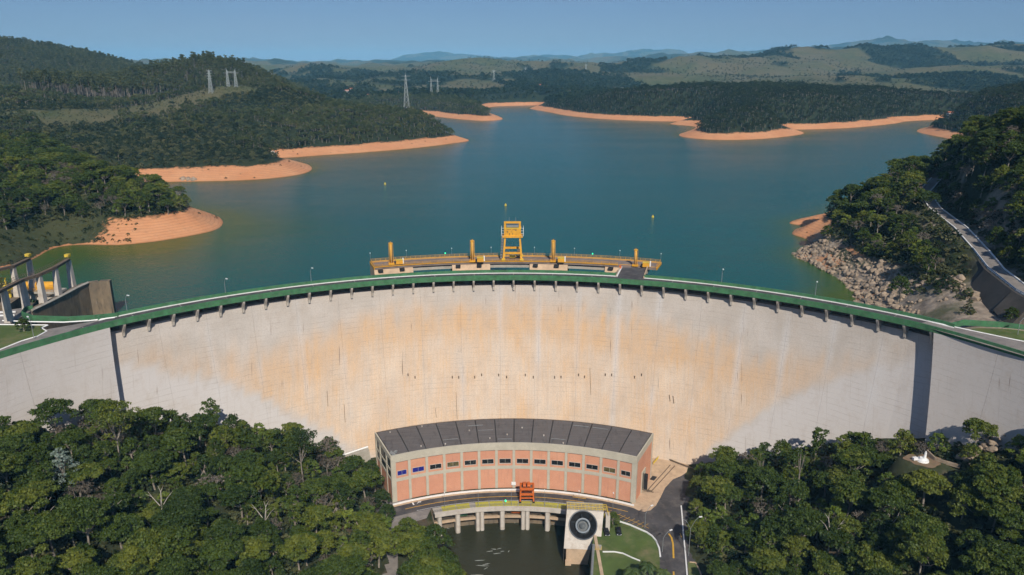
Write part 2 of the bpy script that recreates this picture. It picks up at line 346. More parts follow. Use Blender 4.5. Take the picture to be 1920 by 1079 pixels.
# ------------------------------------------------------------------ the reservoir's shoreline (surveyed) and the land round it
ring_px = [(1605,565),(1600,545),(1575,525),(1545,507),(1515,492),(1492,482),(1497,472),(1518,462),(1512,449),(1486,440),(1490,431),(1505,424),(1478,419),(1500,410),(1530,405)]
ring = [P(*q, W_UP)[:2] for q in ring_px]
ring += [(262, 545), (350, 600), (470, 690), (560, 790), (600, 880)]
ring2_px = [(1830,270),(1800,264),(1760,257),(1718,247),(1738,239),(1790,233),(1800,227),(1765,225),(1700,228),(1680,232),(1600,240),(1530,243),(1485,244),(1508,249),(1495,254),
 (1430,261),(1350,263),(1290,259),(1272,253),(1290,246),(1303,238),(1253,233),(1285,229),(1200,227),(1120,223),(1060,217),(1030,211),(992,204),(1010,200),(1000,198),(960,199),(930,200),
 (905,205),(895,210),(925,215),(943,224),(905,227),(850,223),(800,217),(740,213),(735,220),(800,238),(850,255),(880,263),(860,268),(780,278),(700,285),(600,292),(545,296),(490,298),(500,303),(560,306),
 (578,309),(586,317),(570,326),(520,334),(450,339),(350,341),(290,343),(250,350),(290,378),(355,393),(385,398),(412,408),(418,420),(405,431),(370,440),(300,452),(220,460),(150,459),(100,466),(60,487),(0,503)]
ring += [P(*q, W_UP)[:2] for q in ring2_px]
ring += [(-300, 300), (-290, 240), (-230, 180), (-150, 150), (0, 200), (100, 205), (121, 238), (134, 265)]
ring = np.array(ring)
def smooth_ring(p, k=3):
    n = len(p); out = []
    for i in range(n):
        p0, p1, p2, p3 = p[i - 1], p[i], p[(i + 1) % n], p[(i + 2) % n]
        for j in range(k):
            t = j / k; out.append(0.5 * ((2 * p1) + (p2 - p0) * t + (2 * p0 - 5 * p1 + 4 * p2 - p3) * t * t + (3 * p1 - p0 - 3 * p2 + p3) * t ** 3))
    return np.array(out)
ringS = smooth_ring(ring)
def shore_dist(x, y):
    """metres to the waterline, positive on land"""
    x = np.asarray(x, float).ravel(); y = np.asarray(y, float).ravel(); n = len(x); out = np.empty(n)
    a = ringS; b = np.roll(ringS, -1, 0); d = b - a; l2 = (d ** 2).sum(1) + 1e-9
    for s in range(0, n, 20000):
        X = x[s:s + 20000, None]; Y = y[s:s + 20000, None]
        t = np.clip(((X - a[:, 0]) * d[:, 0] + (Y - a[:, 1]) * d[:, 1]) / l2, 0, 1)
        q = np.sqrt(((X - a[:, 0] - t * d[:, 0]) ** 2 + (Y - a[:, 1] - t * d[:, 1]) ** 2).min(1))
        cr = ((a[:, 1] > Y) != (b[:, 1] > Y)) & (X < (b[:, 0] - a[:, 0]) * (Y - a[:, 1]) / (b[:, 1] - a[:, 1] + 1e-12) + a[:, 0])
        inside = cr.sum(1) % 2 == 1
        out[s:s + 20000] = np.where(inside, -q, q)
    return out
# hills: x, y, height above the water, sx, sy, rotation in degrees
HILLS = [(-1300,1850,134,330,300,0),(-880,1700,58,230,240,0),(-660,1560,40,200,220,0),(-660,1020,62,190,190,0),(-490,1300,80,100,110,0),(-600,1300,58,140,150,0),(-720,760,50,140,170,0),
 (-310,490,26,110,70,0),(-450,600,34,130,120,0),(-520,480,40,110,120,0),
 (-300,800,46,85,75,0),(-420,1075,50,70,120,0),(-340,1090,58,95,95,0),(-225,1010,33,110,80,-12),(-110,1030,15,80,50,0),(-500,900,34,110,100,0),
 (395,1480,56,330,130,0),(750,1480,42,190,120,0),(355,1130,36,70,60,0),(470,1300,50,160,120,0),(760,1090,58,160,130,0),(950,1250,54,260,180,0),(900,1050,52,200,160,0),
 (215,430,36,60,60,0),(240,370,58,55,70,0),(270,300,62,60,80,0),(330,400,62,80,110,0),(400,300,66,110,120,0),(215,250,40,28,50,0),(440,520,40,100,70,0),
 (-150,1800,30,260,160,0),(150,2000,26,240,150,0),(-500,2300,40,300,200,0),(-250,2700,48,400,250,0),(400,2900,50,350,200,0),(1000,2500,44,300,200,0),(1500,2500,52,300,220,0),(1950,2900,76,420,300,0),(2100,2000,66,350,350,0),(1400,1500,44,300,250,0),(-650,3300,70,350,250,0),(-100,3600,74,420,260,0),(700,3500,78,420,240,0),(1500,3700,96,450,300,0),(2400,3900,120,500,350,0),
 (5600,12000,260,700,900,0),(6250,12200,345,620,900,0),(5000,11500,150,1500,900,0),(7600,12000,260,900,900,0),(9000,12600,280,1000,900,0),(-1550,15500,230,700,900,0),(-700,15500,140,900,900,0),(900,14500,150,900,900,0),(2600,14500,200,900,900,0)]
ROAD_UP = [(171,222,7.0),(171.5,239,8.0),(176,262,9.5),(184,285,11.0),(196,320,12.5),(206,360,14.0),(222,400,15.5),(250,440,17)]
def seg_dist(x, y, pts):
    best = np.full(np.shape(x), 1e9); zz = np.zeros(np.shape(x))
    for a, b in zip(pts[:-1], pts[1:]):
        dx, dy = b[0] - a[0], b[1] - a[1]; t = np.clip(((x - a[0]) * dx + (y - a[1]) * dy) / (dx * dx + dy * dy), 0, 1)
        q = np.hypot(x - a[0] - t * dx, y - a[1] - t * dy); k = q < best; best = np.where(k, q, best)
        if len(a) > 2: zz = np.where(k, a[2] + t * (b[2] - a[2]), zz)
    return best, zz
def up_height(x, y, d=None):
    x = np.asarray(x, float); y = np.asarray(y, float)
    if d is None: d = shore_dist(x, y).reshape(x.shape)
    D = np.hypot(x, y); s = np.full(x.shape, (13.0) ** 3)
    for hx, hy, h, sx, sy, rt in HILLS:
        dx, dy = x - hx, y - hy
        s = s + (h * np.exp(-(dx / sx) ** 2 / 2 - (dy / sy) ** 2 / 2)) ** 3
    hill = s ** (1 / 3)
    far = sstep(1500, 4500, D)
    ridg = 1 - np.abs(2 * fbm(x, y, 900, 5, 4) - 1)
    roll = fbm(x, y, 1500, 3, 4)
    r2 = 1 - np.abs(2 * fbm(x, y, 520, 7, 4) - 1); az = x / np.maximum(y, 1)
    hill = hill + far * ((ridg - 0.6) * 110 + (roll - 0.45) * 80 + (r2 - 0.6) * 80 + (fbm(x, y, 210, 19, 3) - 0.5) * 34) + sstep(3200, 8500, D) * (62 + 60 * (fbm(x, y, 1700, 9, 4) - 0.35) + 70 * sstep(-0.15, 0.35, az)) * (0.55 + 0.9 * ridg ** 2 * 0.7)
    hill = hill + (fbm(x, y, 90, 11, 4) - 0.5) * (5 + 12 * sstep(600, 1500, D)) + (fbm(x, y, 320, 21, 3) - 0.5) * 16 * sstep(500, 1200, D)
    dd = d + (fbm(x, y, 16, 31, 3) - 0.5) * 3.0 * sstep(2, 12, np.abs(d)) + (fbm(x, y, 60, 33, 3) - 0.5) * 6.0 * sstep(6, 40, np.abs(d))
    aa = 0.33 + 0.16 * sstep(640, 560, y) * sstep(100, 0, x); cap = np.where(dd < 30, aa * dd, aa * 30 + 0.85 * (dd - 30))
    steep = sstep(130, 170, x) * sstep(470, 400, y)           # the rocky bank beside the dam
    cap = cap * (1 - steep) + steep * np.where(dd < 12, 0.75 * dd, 9 + 0.75 * (dd - 12))
    hill = np.maximum(hill, 10)
    k = 6.0; hh = np.clip(0.5 + 0.5 * (cap - hill) / k, 0, 1); lo = cap + (hill - cap) * hh - k * hh * (1 - hh)
    z = W_UP + np.where(dd > 0, lo, np.maximum(dd * 0.4, -20) - 0.2)
    z = np.where(d < -40, W_UP - 20, z)
    # right bank road bench
    q, rz = seg_dist(x, y, ROAD_UP)
    rdx = np.interp(y, [p_[1] for p_ in ROAD_UP], [p_[0] for p_ in ROAD_UP]); lf = (x < rdx) & (y < 285); side = np.where(lf, 1 - sstep(3.4, 7.5, q), 1 - sstep(5, 15, q)); z = z * (1 - side) + (rz - 0.15) * side
    # left abutment terrace beside the spillway
    left = (1 - sstep(-205, -150, x)) * (1 - sstep(190, 225, y)) if False else 0
    # crest level ground behind the right end of the dam
    r = np.hypot(x, y - AC); th = np.degrees(np.arctan2(x, y - AC))
    kk = sstep(49, 54, th) * (1 - sstep(192, 204, r)); z = z * (1 - kk) + (-0.4) * kk
    kk = sstep(60, 63, -th) * (1 - sstep(215, 235, r)); z = z * (1 - kk) + (-0.4) * kk
    return z
def dn_height(x, y):
    x = np.asarray(x, float); y = np.asarray(y, float)
    n = (fbm(x, y, 30, 41, 3) - 0.5) * 5
    lx = -40.0 - x - 0.05 * np.minimum(y - 205, 0) - 0.36 * np.maximum(y - 205, 0)                     # left flank
    zl = YARD + np.where(lx > 0, 0.535 * lx - 0.0012 * lx * lx, 0) 
    rx = x - 57 - 0.10 * np.maximum(205 - y, 0) - 0.22 * np.maximum(y - 205, 0)
    zr = YARD + np.where(rx > 0, 0.30 * rx + 0.0020 * rx * rx, 0)
    z = np.maximum(zl, zr); z = z + n * sstep(2, 12, z - YARD)
    # path scar by the statue
    sx, sy, _ = P(1730, 863, -33.0); q = np.hypot(x - sx, (y - sy) / 0.8)
    z = z * sstep(6, 13, q) + (-33.3) * (1 - sstep(6, 13, q))
    # river channel
    cl, cr = -20 + 0 * y, 25.5 + 0 * y
    wide = np.where(y < 226, 1, 0)
    inch = ((x > cl - 8 * sstep(200, 150, y)) & (x < cr) & (y < 227.5)) | ((x > -28) & (x < cr) & (y > 200) & (np.hypot(x, y - 145) < 89.4))
    z = np.where(inch, W_DN - 4, z)
    return np.minimum(z, -1.5)

def polar(name, c, rs, ths, hf, mat, attrs=None):
    rr, tt = np.meshgrid(rs, np.radians(ths), indexing='ij'); x = rr * np.sin(tt) + c[0]; y = rr * np.cos(tt) + c[1]
    z = hf(x, y); nr, nt_ = len(rs), len(ths); v = np.stack([x.ravel(), y.ravel(), z.ravel()], 1)
    i = np.arange(nr - 1)[:, None] * nt_ + np.arange(nt_ - 1)[None]; f = np.stack([i, i + nt_, i + nt_ + 1, i + 1], -1).reshape(-1, 4)[:, ::-1]
    at_ = attrs(x.ravel(), y.ravel(), z.ravel()) if attrs else None
    o = bpy.data.objects.new(name, npmesh(name, v, f, mat, True, at_)); COL.objects.link(o); return o

CLEAR = [((-418,1040),(-470,930),42),((-380,1065),(-418,1040),34),((-470,930),(-500,860),38),((-560,860),(-500,860),20)]
def clearing(x, y):
    c = np.zeros(np.shape(x))
    for a, b_, w in CLEAR:
        q, _ = seg_dist(x, y, [a, b_]); c = np.maximum(c, 1 - sstep(w * 0.75, w * 1.05, q + (fbm(x, y, 25, 51, 3) - 0.5) * 16))
    return c
def wood(x, y):
    """how wooded the country is, 0..1"""
    D = np.hypot(x, y); w = np.ones(np.shape(x))
    far = 0.6 * fbm(x + 300, y, 420, 161, 4) + 0.4 * fbm(x, y, 160, 63, 3); fw = sstep(0.515, 0.55, far + 0.16 * (fbm(x, y, 70, 65, 3) - 0.5))
    k = sstep(1650, 2000, D + 500 * (fbm(x, y, 300, 71, 3) - 0.5)); w = w * (1 - k) + fw * k
    return w * (1 - clearing(x, y))
# ground of the hills
m, nt, b = new_mat('hill_ground'); p = objco(nt); z = nt.nodes.new("ShaderNodeSeparateXYZ"); nt.links.new(p, z.inputs[0]); zz = z.outputs['Z']
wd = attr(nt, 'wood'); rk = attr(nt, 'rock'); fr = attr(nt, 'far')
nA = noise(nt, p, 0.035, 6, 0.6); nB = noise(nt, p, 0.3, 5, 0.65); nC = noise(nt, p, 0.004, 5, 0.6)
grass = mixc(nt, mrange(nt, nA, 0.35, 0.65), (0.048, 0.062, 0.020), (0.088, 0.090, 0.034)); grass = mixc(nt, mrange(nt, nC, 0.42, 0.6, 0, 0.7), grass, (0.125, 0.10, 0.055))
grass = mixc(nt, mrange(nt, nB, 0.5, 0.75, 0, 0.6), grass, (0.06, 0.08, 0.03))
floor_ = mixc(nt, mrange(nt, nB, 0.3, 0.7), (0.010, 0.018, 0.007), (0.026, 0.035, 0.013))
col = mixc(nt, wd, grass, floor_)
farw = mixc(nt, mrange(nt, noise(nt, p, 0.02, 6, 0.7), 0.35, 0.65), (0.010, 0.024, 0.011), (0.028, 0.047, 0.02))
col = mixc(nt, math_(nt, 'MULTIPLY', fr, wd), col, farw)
rock = mixc(nt, mrange(nt, nB, 0.3, 0.7), (0.14, 0.11, 0.085), (0.38, 0.31, 0.24)); rock = mixc(nt, mrange(nt, nA, 0.5, 0.62), rock, (0.10, 0.10, 0.055))
soil = mixc(nt, mrange(nt, nA, 0.3, 0.7), (0.52, 0.225, 0.10), (0.60, 0.30, 0.15)); soil = mixc(nt, mrange(nt, nB, 0.52, 0.75, 0, 0.4), soil, (0.50, 0.31, 0.17))
sepn = nt.nodes.new("ShaderNodeMath"); sepn.operation = 'FRACT'; nt.links.new(math_(nt, 'MULTIPLY', math_(nt, 'ADD', zz, math_(nt, 'MULTIPLY', nA, 1.5)), 0.9), sepn.inputs[0])
soil = mixc(nt, mrange(nt, sepn.outputs[0], 0.0, 0.4, 0.55, 0), soil, (0.36, 0.155, 0.075)); soil = mixc(nt, mrange(nt, noise(nt, mapping(nt, p, (.12, .12, .5)), 1.0, 5, .7), .5, .72, 0, .5), soil, (0.34, 0.17, 0.09))
lim = math_(nt, 'ADD', zz, math_(nt, 'MULTIPLY', math_(nt, 'SUBTRACT', nA, 0.5), 5.0))
lim = math_(nt, 'ADD', lim, math_(nt, 'MULTIPLY', math_(nt, 'SUBTRACT', nB, 0.5), 4.0)); lim = math_(nt, 'ADD', lim, attr(nt, 'drop'))
dry = math_(nt, 'MULTIPLY', mrange(nt, lim, -4.6, -3.4, 1.0, 0.0), mrange(nt, math_(nt, 'ADD', attr(nt, 'turf'), math_(nt, 'MULTIPLY', math_(nt, 'SUBTRACT', nB, 0.5), 1.2)), 0.4, 0.6, 1.0, 0.0))
soil = mixc(nt, mrange(nt, zz, W_UP + 0.1, W_UP + 0.8, 0.5, 0.0), soil, (0.26, 0.10, 0.045))
col = mixc(nt, dry, col, soil); col = mixc(nt, rk, col, rock)
nt.links.new(col, b.inputs['Base Color']); b.inputs['Roughness'].default_value = 0.95; bump(nt, b, nB, 0.6, 1.2); M['hill'] = m

def up_attrs(x, y, z):
    D = np.hypot(x, y)
    hl = 4 - 9 * sstep(240, 320, y); rk = sstep(125, 150, x) * sstep(430, 385, y) * (1 - sstep(hl, hl + 5, z + 9 * (fbm(x, y, 20, 81, 3) - 0.5)))
    q, _ = seg_dist(x, y, ROAD_UP); rk = np.maximum(rk, (1 - sstep(9, 22, q)) * sstep(1.5, 5, z) * sstep(0.35, 0.55, fbm(x, y, 14, 83, 3)) * (x > 160))
    rk *= 1 - sstep(0.60, 0.66, fbm(x, y, 26, 85, 2)) * 0.8
    turf = (1 - sstep(-245, -215, x)) * sstep(480, 440, y) * sstep(W_UP - .4, W_UP + 1.2, z); turf = np.maximum(turf, sstep(0.60, 0.64, fbm(x, y, 30, 87, 3)) * sstep(-10, -8, z) * sstep(700, 600, y))
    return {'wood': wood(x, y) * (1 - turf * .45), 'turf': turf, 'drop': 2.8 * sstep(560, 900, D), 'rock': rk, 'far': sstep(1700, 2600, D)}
rs = np.concatenate([np.linspace(187.0, 420, 120), 420 * np.exp(np.arange(1, 480) * 0.00775)])
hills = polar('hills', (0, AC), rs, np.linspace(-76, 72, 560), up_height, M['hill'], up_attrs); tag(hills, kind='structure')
m, nt, b = new_mat('valley_ground'); p = objco(nt)
c = mixc(nt, mrange(nt, noise(nt, p, 0.3, 5), 0.3, 0.7), (0.02, 0.028, 0.012), (0.05, 0.055, 0.025)); c = mixc(nt, mrange(nt, noise(nt, p, 0.08, 4), 0.58, 0.7), c, (0.10, 0.075, 0.05))
nt.links.new(c, b.inputs['Base Color']); b.inputs['Roughness'].default_value = 0.95; M['valley'] = m
valley = polar('valley_slopes', (0, AC), np.linspace(0.5, 178, 130), np.linspace(-180, 180, 361), dn_height, M['valley']); tag(valley, kind='structure')

# water
def water(name, deep, shallow, wav, rough, dist):
    m, nt, b = new_mat(name); p = objco(nt); s = attr(nt, 'shore')
    ns = math_(nt, 'ADD', s, math_(nt, 'MULTIPLY', math_(nt, 'SUBTRACT', noise(nt, p, 0.02, 5), 0.5), 0.35))
    c = mixc(nt, mrange(nt, ns, 0.15, 1.0), deep, shallow)
    c = mixc(nt, mrange(nt, noise(nt, mapping(nt, p, (0.3, 1, 1)), 0.012, 5, 0.6), 0.4, 0.7, 0, 0.25), c, tuple(x * 1.25 for x in deep))
    nt.links.new(c, b.inputs['Base Color']); nt.links.new(mrange(nt, noise(nt, mapping(nt, p, (.35, 1, 1), (0, 0, .3)), 0.009, 5, .65), .38, .66, rough * .92, rough * 1.25), b.inputs['Roughness']); b.inputs['IOR'].default_value = 1.33; b.inputs['Specular IOR Level'].default_value = 0.5
    h = math_(nt, 'ADD', noise(nt, mapping(nt, p, (1, 1.6, 1)), wav, 5, 0.65), math_(nt, 'MULTIPLY', noise(nt, p, wav * 0.12, 3, 0.6), 1.5))
    bump(nt, b, h, 0.55, dist); return m
M['lake'] = water('reservoir_water', (0.001, 0.078, 0.066), (0.045, 0.088, 0.002), 0.45, 0.14, 0.9)
M['river'] = water('tailrace_water', (0.030, 0.032, 0.018), (0.035, 0.04, 0.02), 0.5, 0.10, 0.5)
def lake_attr(x, y, z):
    d = -shore_dist(x, y); leftb = sstep(-40, -150, x) * sstep(620, 380, y)
    s = np.exp(-np.maximum(d, 0) / 14.0) + 1.0 * leftb * np.exp(-np.maximum(d, 0) / 95.0)
    s += 0.8 * np.exp(-np.hypot((x - 135) / 16, (y - 285) / 30) ** 2)
    return {'shore': np.clip(s, 0, 1)}
rsw = np.concatenate([np.linspace(184.5, 420, 60), 420 * np.exp(np.arange(1, 150) * 0.013)])
lake = polar('reservoir_water', (0, AC), rsw, np.linspace(-70, 50, 400), lambda x, y: np.full(x.shape, W_UP), M['lake'], lake_attr); tag(lake, kind='structure')
# ------------------------------------------------------------------ the dam
def arch_r(z):  return 183.9 - 15.5 * (max(0.0, -z) / 68.0) ** 1.35
def block_r(z): return arch_r(z) - 3.9 - 0.012 * max(0, -z)
def face_hit(px, py):
    lo = 0.0; hi = None
    u, v = (px - 960) / F, (py - 539.5) / F
    t = 150.0
    while t < 420:
        x, y, z = u * t, t * (CP - v * SP), CAM_H - t * (SP + v * CP)
        if math.hypot(x, y - AC) > arch_r(z): break
        t += 0.5
    return math.degrees(math.atan2(x, y - AC)), z
lowL = [face_hit(*q) for q in [(222,668),(300,692),(400,704),(480,738),(560,780),(640,822),(700,862)]]
lowR = [face_hit(*q) for q in [(1300,880),(1330,846),(1380,805),(1440,765),(1540,715),(1650,682),(1745,655)]]
low = sorted(lowL + [(-12, -78), (12, -78)] + lowR); LX = np.array([q[0] for q in low]); LZ = np.array([q[1] for q in low])
top = sorted([face_hit(*q) for q in [(222,640),(400,655),(540,648),(620,606),(700,580),(850,563),(960,558),(1100,575),(1250,612),(1400,655),(1600,672),(1745,662)]]); TX = np.array([q[0] for q in top]); TZ = np.array([q[1] for q in top])
def stain_at(th, z):
    n = (fbm(th * 1.3, z * 0.12, 1.0, 91, 4) - 0.5)
    lowz = np.interp(th, LX, LZ) + 6 * n + 3 * (fbm(th * 4, z * 0.05, 1, 93, 2) - .5); topz = np.interp(th, TX, TZ) + 12 * n
    edge = sstep(-1.2, 1.2, z - lowz); up = 1 - sstep(-9, 5, z - topz)
    side = 1 - 0.45 * sstep(25, 40, abs(th))
    s = edge * (0.10 + 0.90 * up) * side * (0.75 + 0.7 * n)
    pale = 1 - sstep(-3.5, 1.5, z - lowz)
    return np.clip(s, 0, 1), np.clip(pale, 0, 1)
def band_at(th, z): return np.exp(-((z - np.interp(th, TX, TZ) + 7) / 7.0) ** 2)
dam = thing('arch_dam', 'huge pale concrete arch dam with green parapets and orange stained face', 'dam', (0, 283, -68))
def wall_block(name, rf, d0, d1, z0, z1, thick, n=8, nz=26, abut=False):
    zs = np.linspace(z0, z1, nz); th = np.linspace(d0, d1, n + 1)
    rows = []; uv = []
    for side in (0, 1):
        for zz in zs:
            r = rf(zz) if side == 0 else max(rf(min(zz, -2)) + thick - 0.10 * zz, 188.6)
            for t in th:
                if abut and d1 == -46.42: t = t + (0.025 * zz) * (t - d0) / (d1 - d0)
                if abut and d0 == 48.32: t = t - (0.050 * zz) * (d1 - t) / (d1 - d0)
                rows.append(A(r, t, zz)); uv.append((r * R(t), zz))
    rows = np.array(rows); uv = np.array(uv); k = n + 1; S = nz * k; f = []
    for i in range(nz - 1):
        for j in range(n):
            a = i * k + j; f.append((a, a + 1, a + 1 + k, a + k)); b_ = S + a; f.append((b_ + 1, b_, b_ + k, b_ + 1 + k))
        a = i * k; f.append((S + a, a, a + k, S + a + k)); a = i * k + n; f.append((a, S + a, S + a + k, a + k))
    for j in range(n):
        a = (nz - 1) * k + j; f.append((a, a + 1, S + a + 1, S + a)); a = j; f.append((a + 1, a, S + a, S + a + 1))
    ths = np.degrees(np.arctan2(rows[:, 0], rows[:, 1] - AC)); st, pl = stain_at(ths, rows[:, 2])
    if abut: st = st * 0; pl = np.clip(0.6 + 0 * pl, 0, 1)
    me = npmesh(name, rows, np.array(f), M['dam'], False, {'stain': st, 'pale': pl, 'band': band_at(ths, rows[:, 2]), 'edge': np.tile((np.abs(np.arange(n + 1) - n / 2) >= n / 2).astype(float), 2 * nz)}, uv)
    o = bpy.data.objects.new(name, me); COL.objects.link(o); o.parent = dam; o.matrix_parent_inverse = Matrix.Translation((0, -283, 68)); return o
BT = 2.44; NB = 19; E0 = -46.4; E1 = 48.3; BW = (E1 - E0) / NB
for i in range(NB):
    d0 = E0 + i * BW + 0.006 - (5 if i == 0 else 0); d1 = E0 + (i + 1) * BW - 0.006 + (5 if i == NB - 1 else 0)
    wall_block('wall_block', arch_r, d0, d1, -80.0, -3.9, 3.0)
for d0, d1 in ((-80, -63.6), (-63.58, -55), (-54.98, -46.42), (48.32, 54.5), (54.52, 61.5)):
    wall_block('abutment_block', block_r, d0, d1, -70.0, -1.05, 7.0, n=10, abut=True)
# crest
mb = MB(); mb.sweep([(185.9, -5), (187.0, -5), (187.0, -1.06), (185.9, -1.06)], E0, E1, 80); mb.obj('crest_wall', M['conc_old'], dam)  # set back and coloured dark to deepen the shade under the crest slab
def dpart(name, mb, mat, **k): return mb.obj(name, mat, dam, **k)
mb = MB(); mb.sweep([(180.0, -1.05), (187.2, -1.05), (187.2, -0.02), (180.0, -0.02)], -80, 61.5, 160); dpart('crest_slab', mb, M['conc_pale'])
mb = MB(); mb.sweep([(179.98, -1.08), (179.92, -1.08), (179.92, 0.95), (180.3, 0.95), (180.3, 0.0), (179.98, 0.0)], -80, 61.5, 160); dpart('front_parapet', mb, M['green'])
gap0, gap1 = 12.9, 16.2      # opening for the bridge to the intake deck
for d0, d1 in ((-46.8, gap0), (gap1, 49.5)):
    mb = MB(); mb.sweep([(186.6, -0.75), (187.3, -0.75), (187.3, 1.25), (186.6, 1.25)], d0, d1, 120); dpart('rear_parapet', mb, M['green'])
    mb = MB(); mb.sweep([(186.05, -0.03), (186.55, -0.03), (186.55, 0.24), (186.05, 0.24)], d0, d1, 120); dpart('white_kerb', mb, M['white'])
mb = MB(); mb.sweep([(180.32, -0.02), (186.0, -0.02), (186.0, 0.03), (180.32, 0.03)], -80, 61.5, 160); dpart('crest_road', mb, M['asphalt'])
mb = MB(); mb.sweep([(180.75, 0.03), (180.92, 0.03), (180.92, 0.035), (180.75, 0.035)], -80, 50, 160); dpart('drain_line', mb, simple('rusty_drain', (0.26, 0.15, 0.10), 0.9))
js = None
for i in range(23):
    d = -53.5 + i * 4.88
    if gap0 - 1 < d < gap1 + 1: continue
    mb = MB(); mb.sweep([(181.0, 0.03), (185.9, 0.03), (185.9, 0.036), (181.0, 0.036)], d - 0.05, d + 0.05, 1); dpart('joint_strip', mb, M['asphalt_light'])
# brackets under the crest, one shared mesh
mb = MB(); prof = [(5.9, -3.0), (5.9, 0.0), (0.12, 0.0), (0.14, -0.5), (0.5, -1.2), (1.0, -1.9), (1.6, -2.7), (2.1, -3.5), (2.5, -5.0), (3.9, -5.0), (3.9, -3.0)]
vs = []
for w in (-0.42, 0.42):
    for y, z in prof: vs.append((w * (1.0), y, z))
k = len(prof); mb.add(vs, [tuple(range(k)), tuple(range(2 * k - 1, k - 1, -1))] + [(i, i + k, (i + 1) % k + k, (i + 1) % k) for i in range(k)])
bme = mb.mesh('bracket', M['conc_pale'])
for i in range(37):
    d = 0.2 + (i - 18) * (2.51 if i < 18 else 2.66); o = bpy.data.objects.new('bracket', bme); COL.objects.link(o); o.parent = dam; o.matrix_parent_inverse = Matrix.Translation((0, -283, 68))
    o.location = A(180.0, d, -1.05); o.rotation_euler = (0, 0, -R(d)); o.scale = (0.85 + 0.03 * (i % 3), 1.03, 1)
# drain outlets and rust runs on the downstream face
def on_face(px, py):
    th_, z_ = face_hit(px, py); return A(arch_r(z_) - .06, th_, z_), th_
for px in (848, 860, 890, 903, 935, 950, 985, 1000, 1040, 1052, 1085, 1096, 1135, 1147, 765, 778, 1190, 1203):
    q, th_ = on_face(px, 707 - 4 * (px % 2)); mb = MB(); mb.box(q, (.42, .22, 1.1), -R(th_)); mb.box((q[0], q[1], q[2] - .9), (.2, .12, 1.0), -R(th_)); dpart('drain_outlet', mb, M['rust'])
for px, y0, y1 in ((855, 735, 785), (613, 733, 762), (645, 758, 792), (1255, 740, 752), (1262, 742, 756), (816, 765, 782), (1106, 690, 740)):
    a, th_ = on_face(px, y0); b_, _ = on_face(px + 2, y1); mb = MB(); mb.bar(a, b_, .3, .1); dpart('rust_run', mb, M['rust'])
# lamps on the crest
def lamp(label, base, h, arm, rz, group=None, thick=0.09):
    t = thing('street_lamp', label, 'street lamp', base, group)
    x, y, z = base; dx, dy = math.cos(rz), math.sin(rz)
    mb = MB(); mb.tube((x, y, z), (x, y, z + h * 0.72), thick * 1.3, thick, 6)
    pts = [(x + dx * arm * s, y + dy * arm * s, z + h * (0.72 + 0.28 * math.sin(s * math.pi / 2))) for s in (0, .25, .5, .75, 1)]
    mb.path(pts, thick * 0.75, 5); mb.obj('pole', M['grey'], t)
    hd = MB(); e = pts[-1]; hd.box((e[0] + dx * 0.35, e[1] + dy * 0.35, e[2]), (1.0, 0.42, 0.2), rz); hd.obj('lamp_head', M['white'], t)
    return t
for px, zlab in ((242, 'beside the spillway wall, furthest left on the dam'), (417, 'second from the left along the dam parapet'), (580, 'third from the left on the dam'), (1355, 'on the dam, first to the right of the intake deck'), (1527, 'on the dam above the rocky right bank')):
    yy = {242: 590, 417: 548, 580: 527, 1355: 531, 1527: 560}[px]; q = P(px, yy, 0.2); d = math.degrees(math.atan2(q[0], q[1] - AC)); b_ = A(187.0, d, 1.2)
    lamp('slim grey curved lamp post ' + zlab, b_, 5.6, 1.4, R(-d) - math.pi / 2 + 0.3)
lamp('curved white lamp post at the right end of the dam road', P(1908, 628, 0), 6, 2.4, 0.2)
lamp('curved grey lamp post on the lawn by the small tree at the left end', P(64, 636, 0), 6.5, 2.6, math.pi * 0.75)

# ------------------------------------------------------------------ right end of the crest
mb = MB(); mb.add([A(180.4, 46.5, 0.04), A(180.4, 61.4, 0.04), A(214, 63, 0.04), A(205, 58, 0.04), A(196, 54, 0.04), A(189, 50.2, 0.04), A(186.05, 47, 0.04)], [tuple(range(7))]); o = mb.obj('crest_end_road', M['asphalt_light']); tag(o, kind='structure')
mb = MB(); mb.path([A(186.1, 47, 0.2), A(187.2, 50, 0.2), A(190, 54, 0.2), A(195, 58.5, 0.2)], 0.2, 4); tag(mb.obj('white_kerb', M['white']), 'white kerb curving off the dam road beside the grass strip at right', 'kerb')
mb = MB()
pts = [A(187, 49.2, 0), A(193.5, 49.6, 0), A(201, 52, 0), A(207, 55, 0), A(214, 58.5, 0)]
for a, b_ in zip(pts[:-1], pts[1:]): mb.bar((a[0], a[1], 0.35), (b_[0], b_[1], 0.35), 0.4, 1.9)
tag(mb.obj('green_wall', M['green']), 'low green wall turning away from the right end of the dam', 'wall')
mb = MB(); mb.sheet([A(187.6, 50.6, 0), A(192.8, 51, 0), A(200, 53, 0), A(212, 58.5, 0), A(196, 59, 0), A(190.4, 54.2, 0)][::-1], 0.05); tag(mb.obj('grass_strip', M['lawn']), kind='structure')

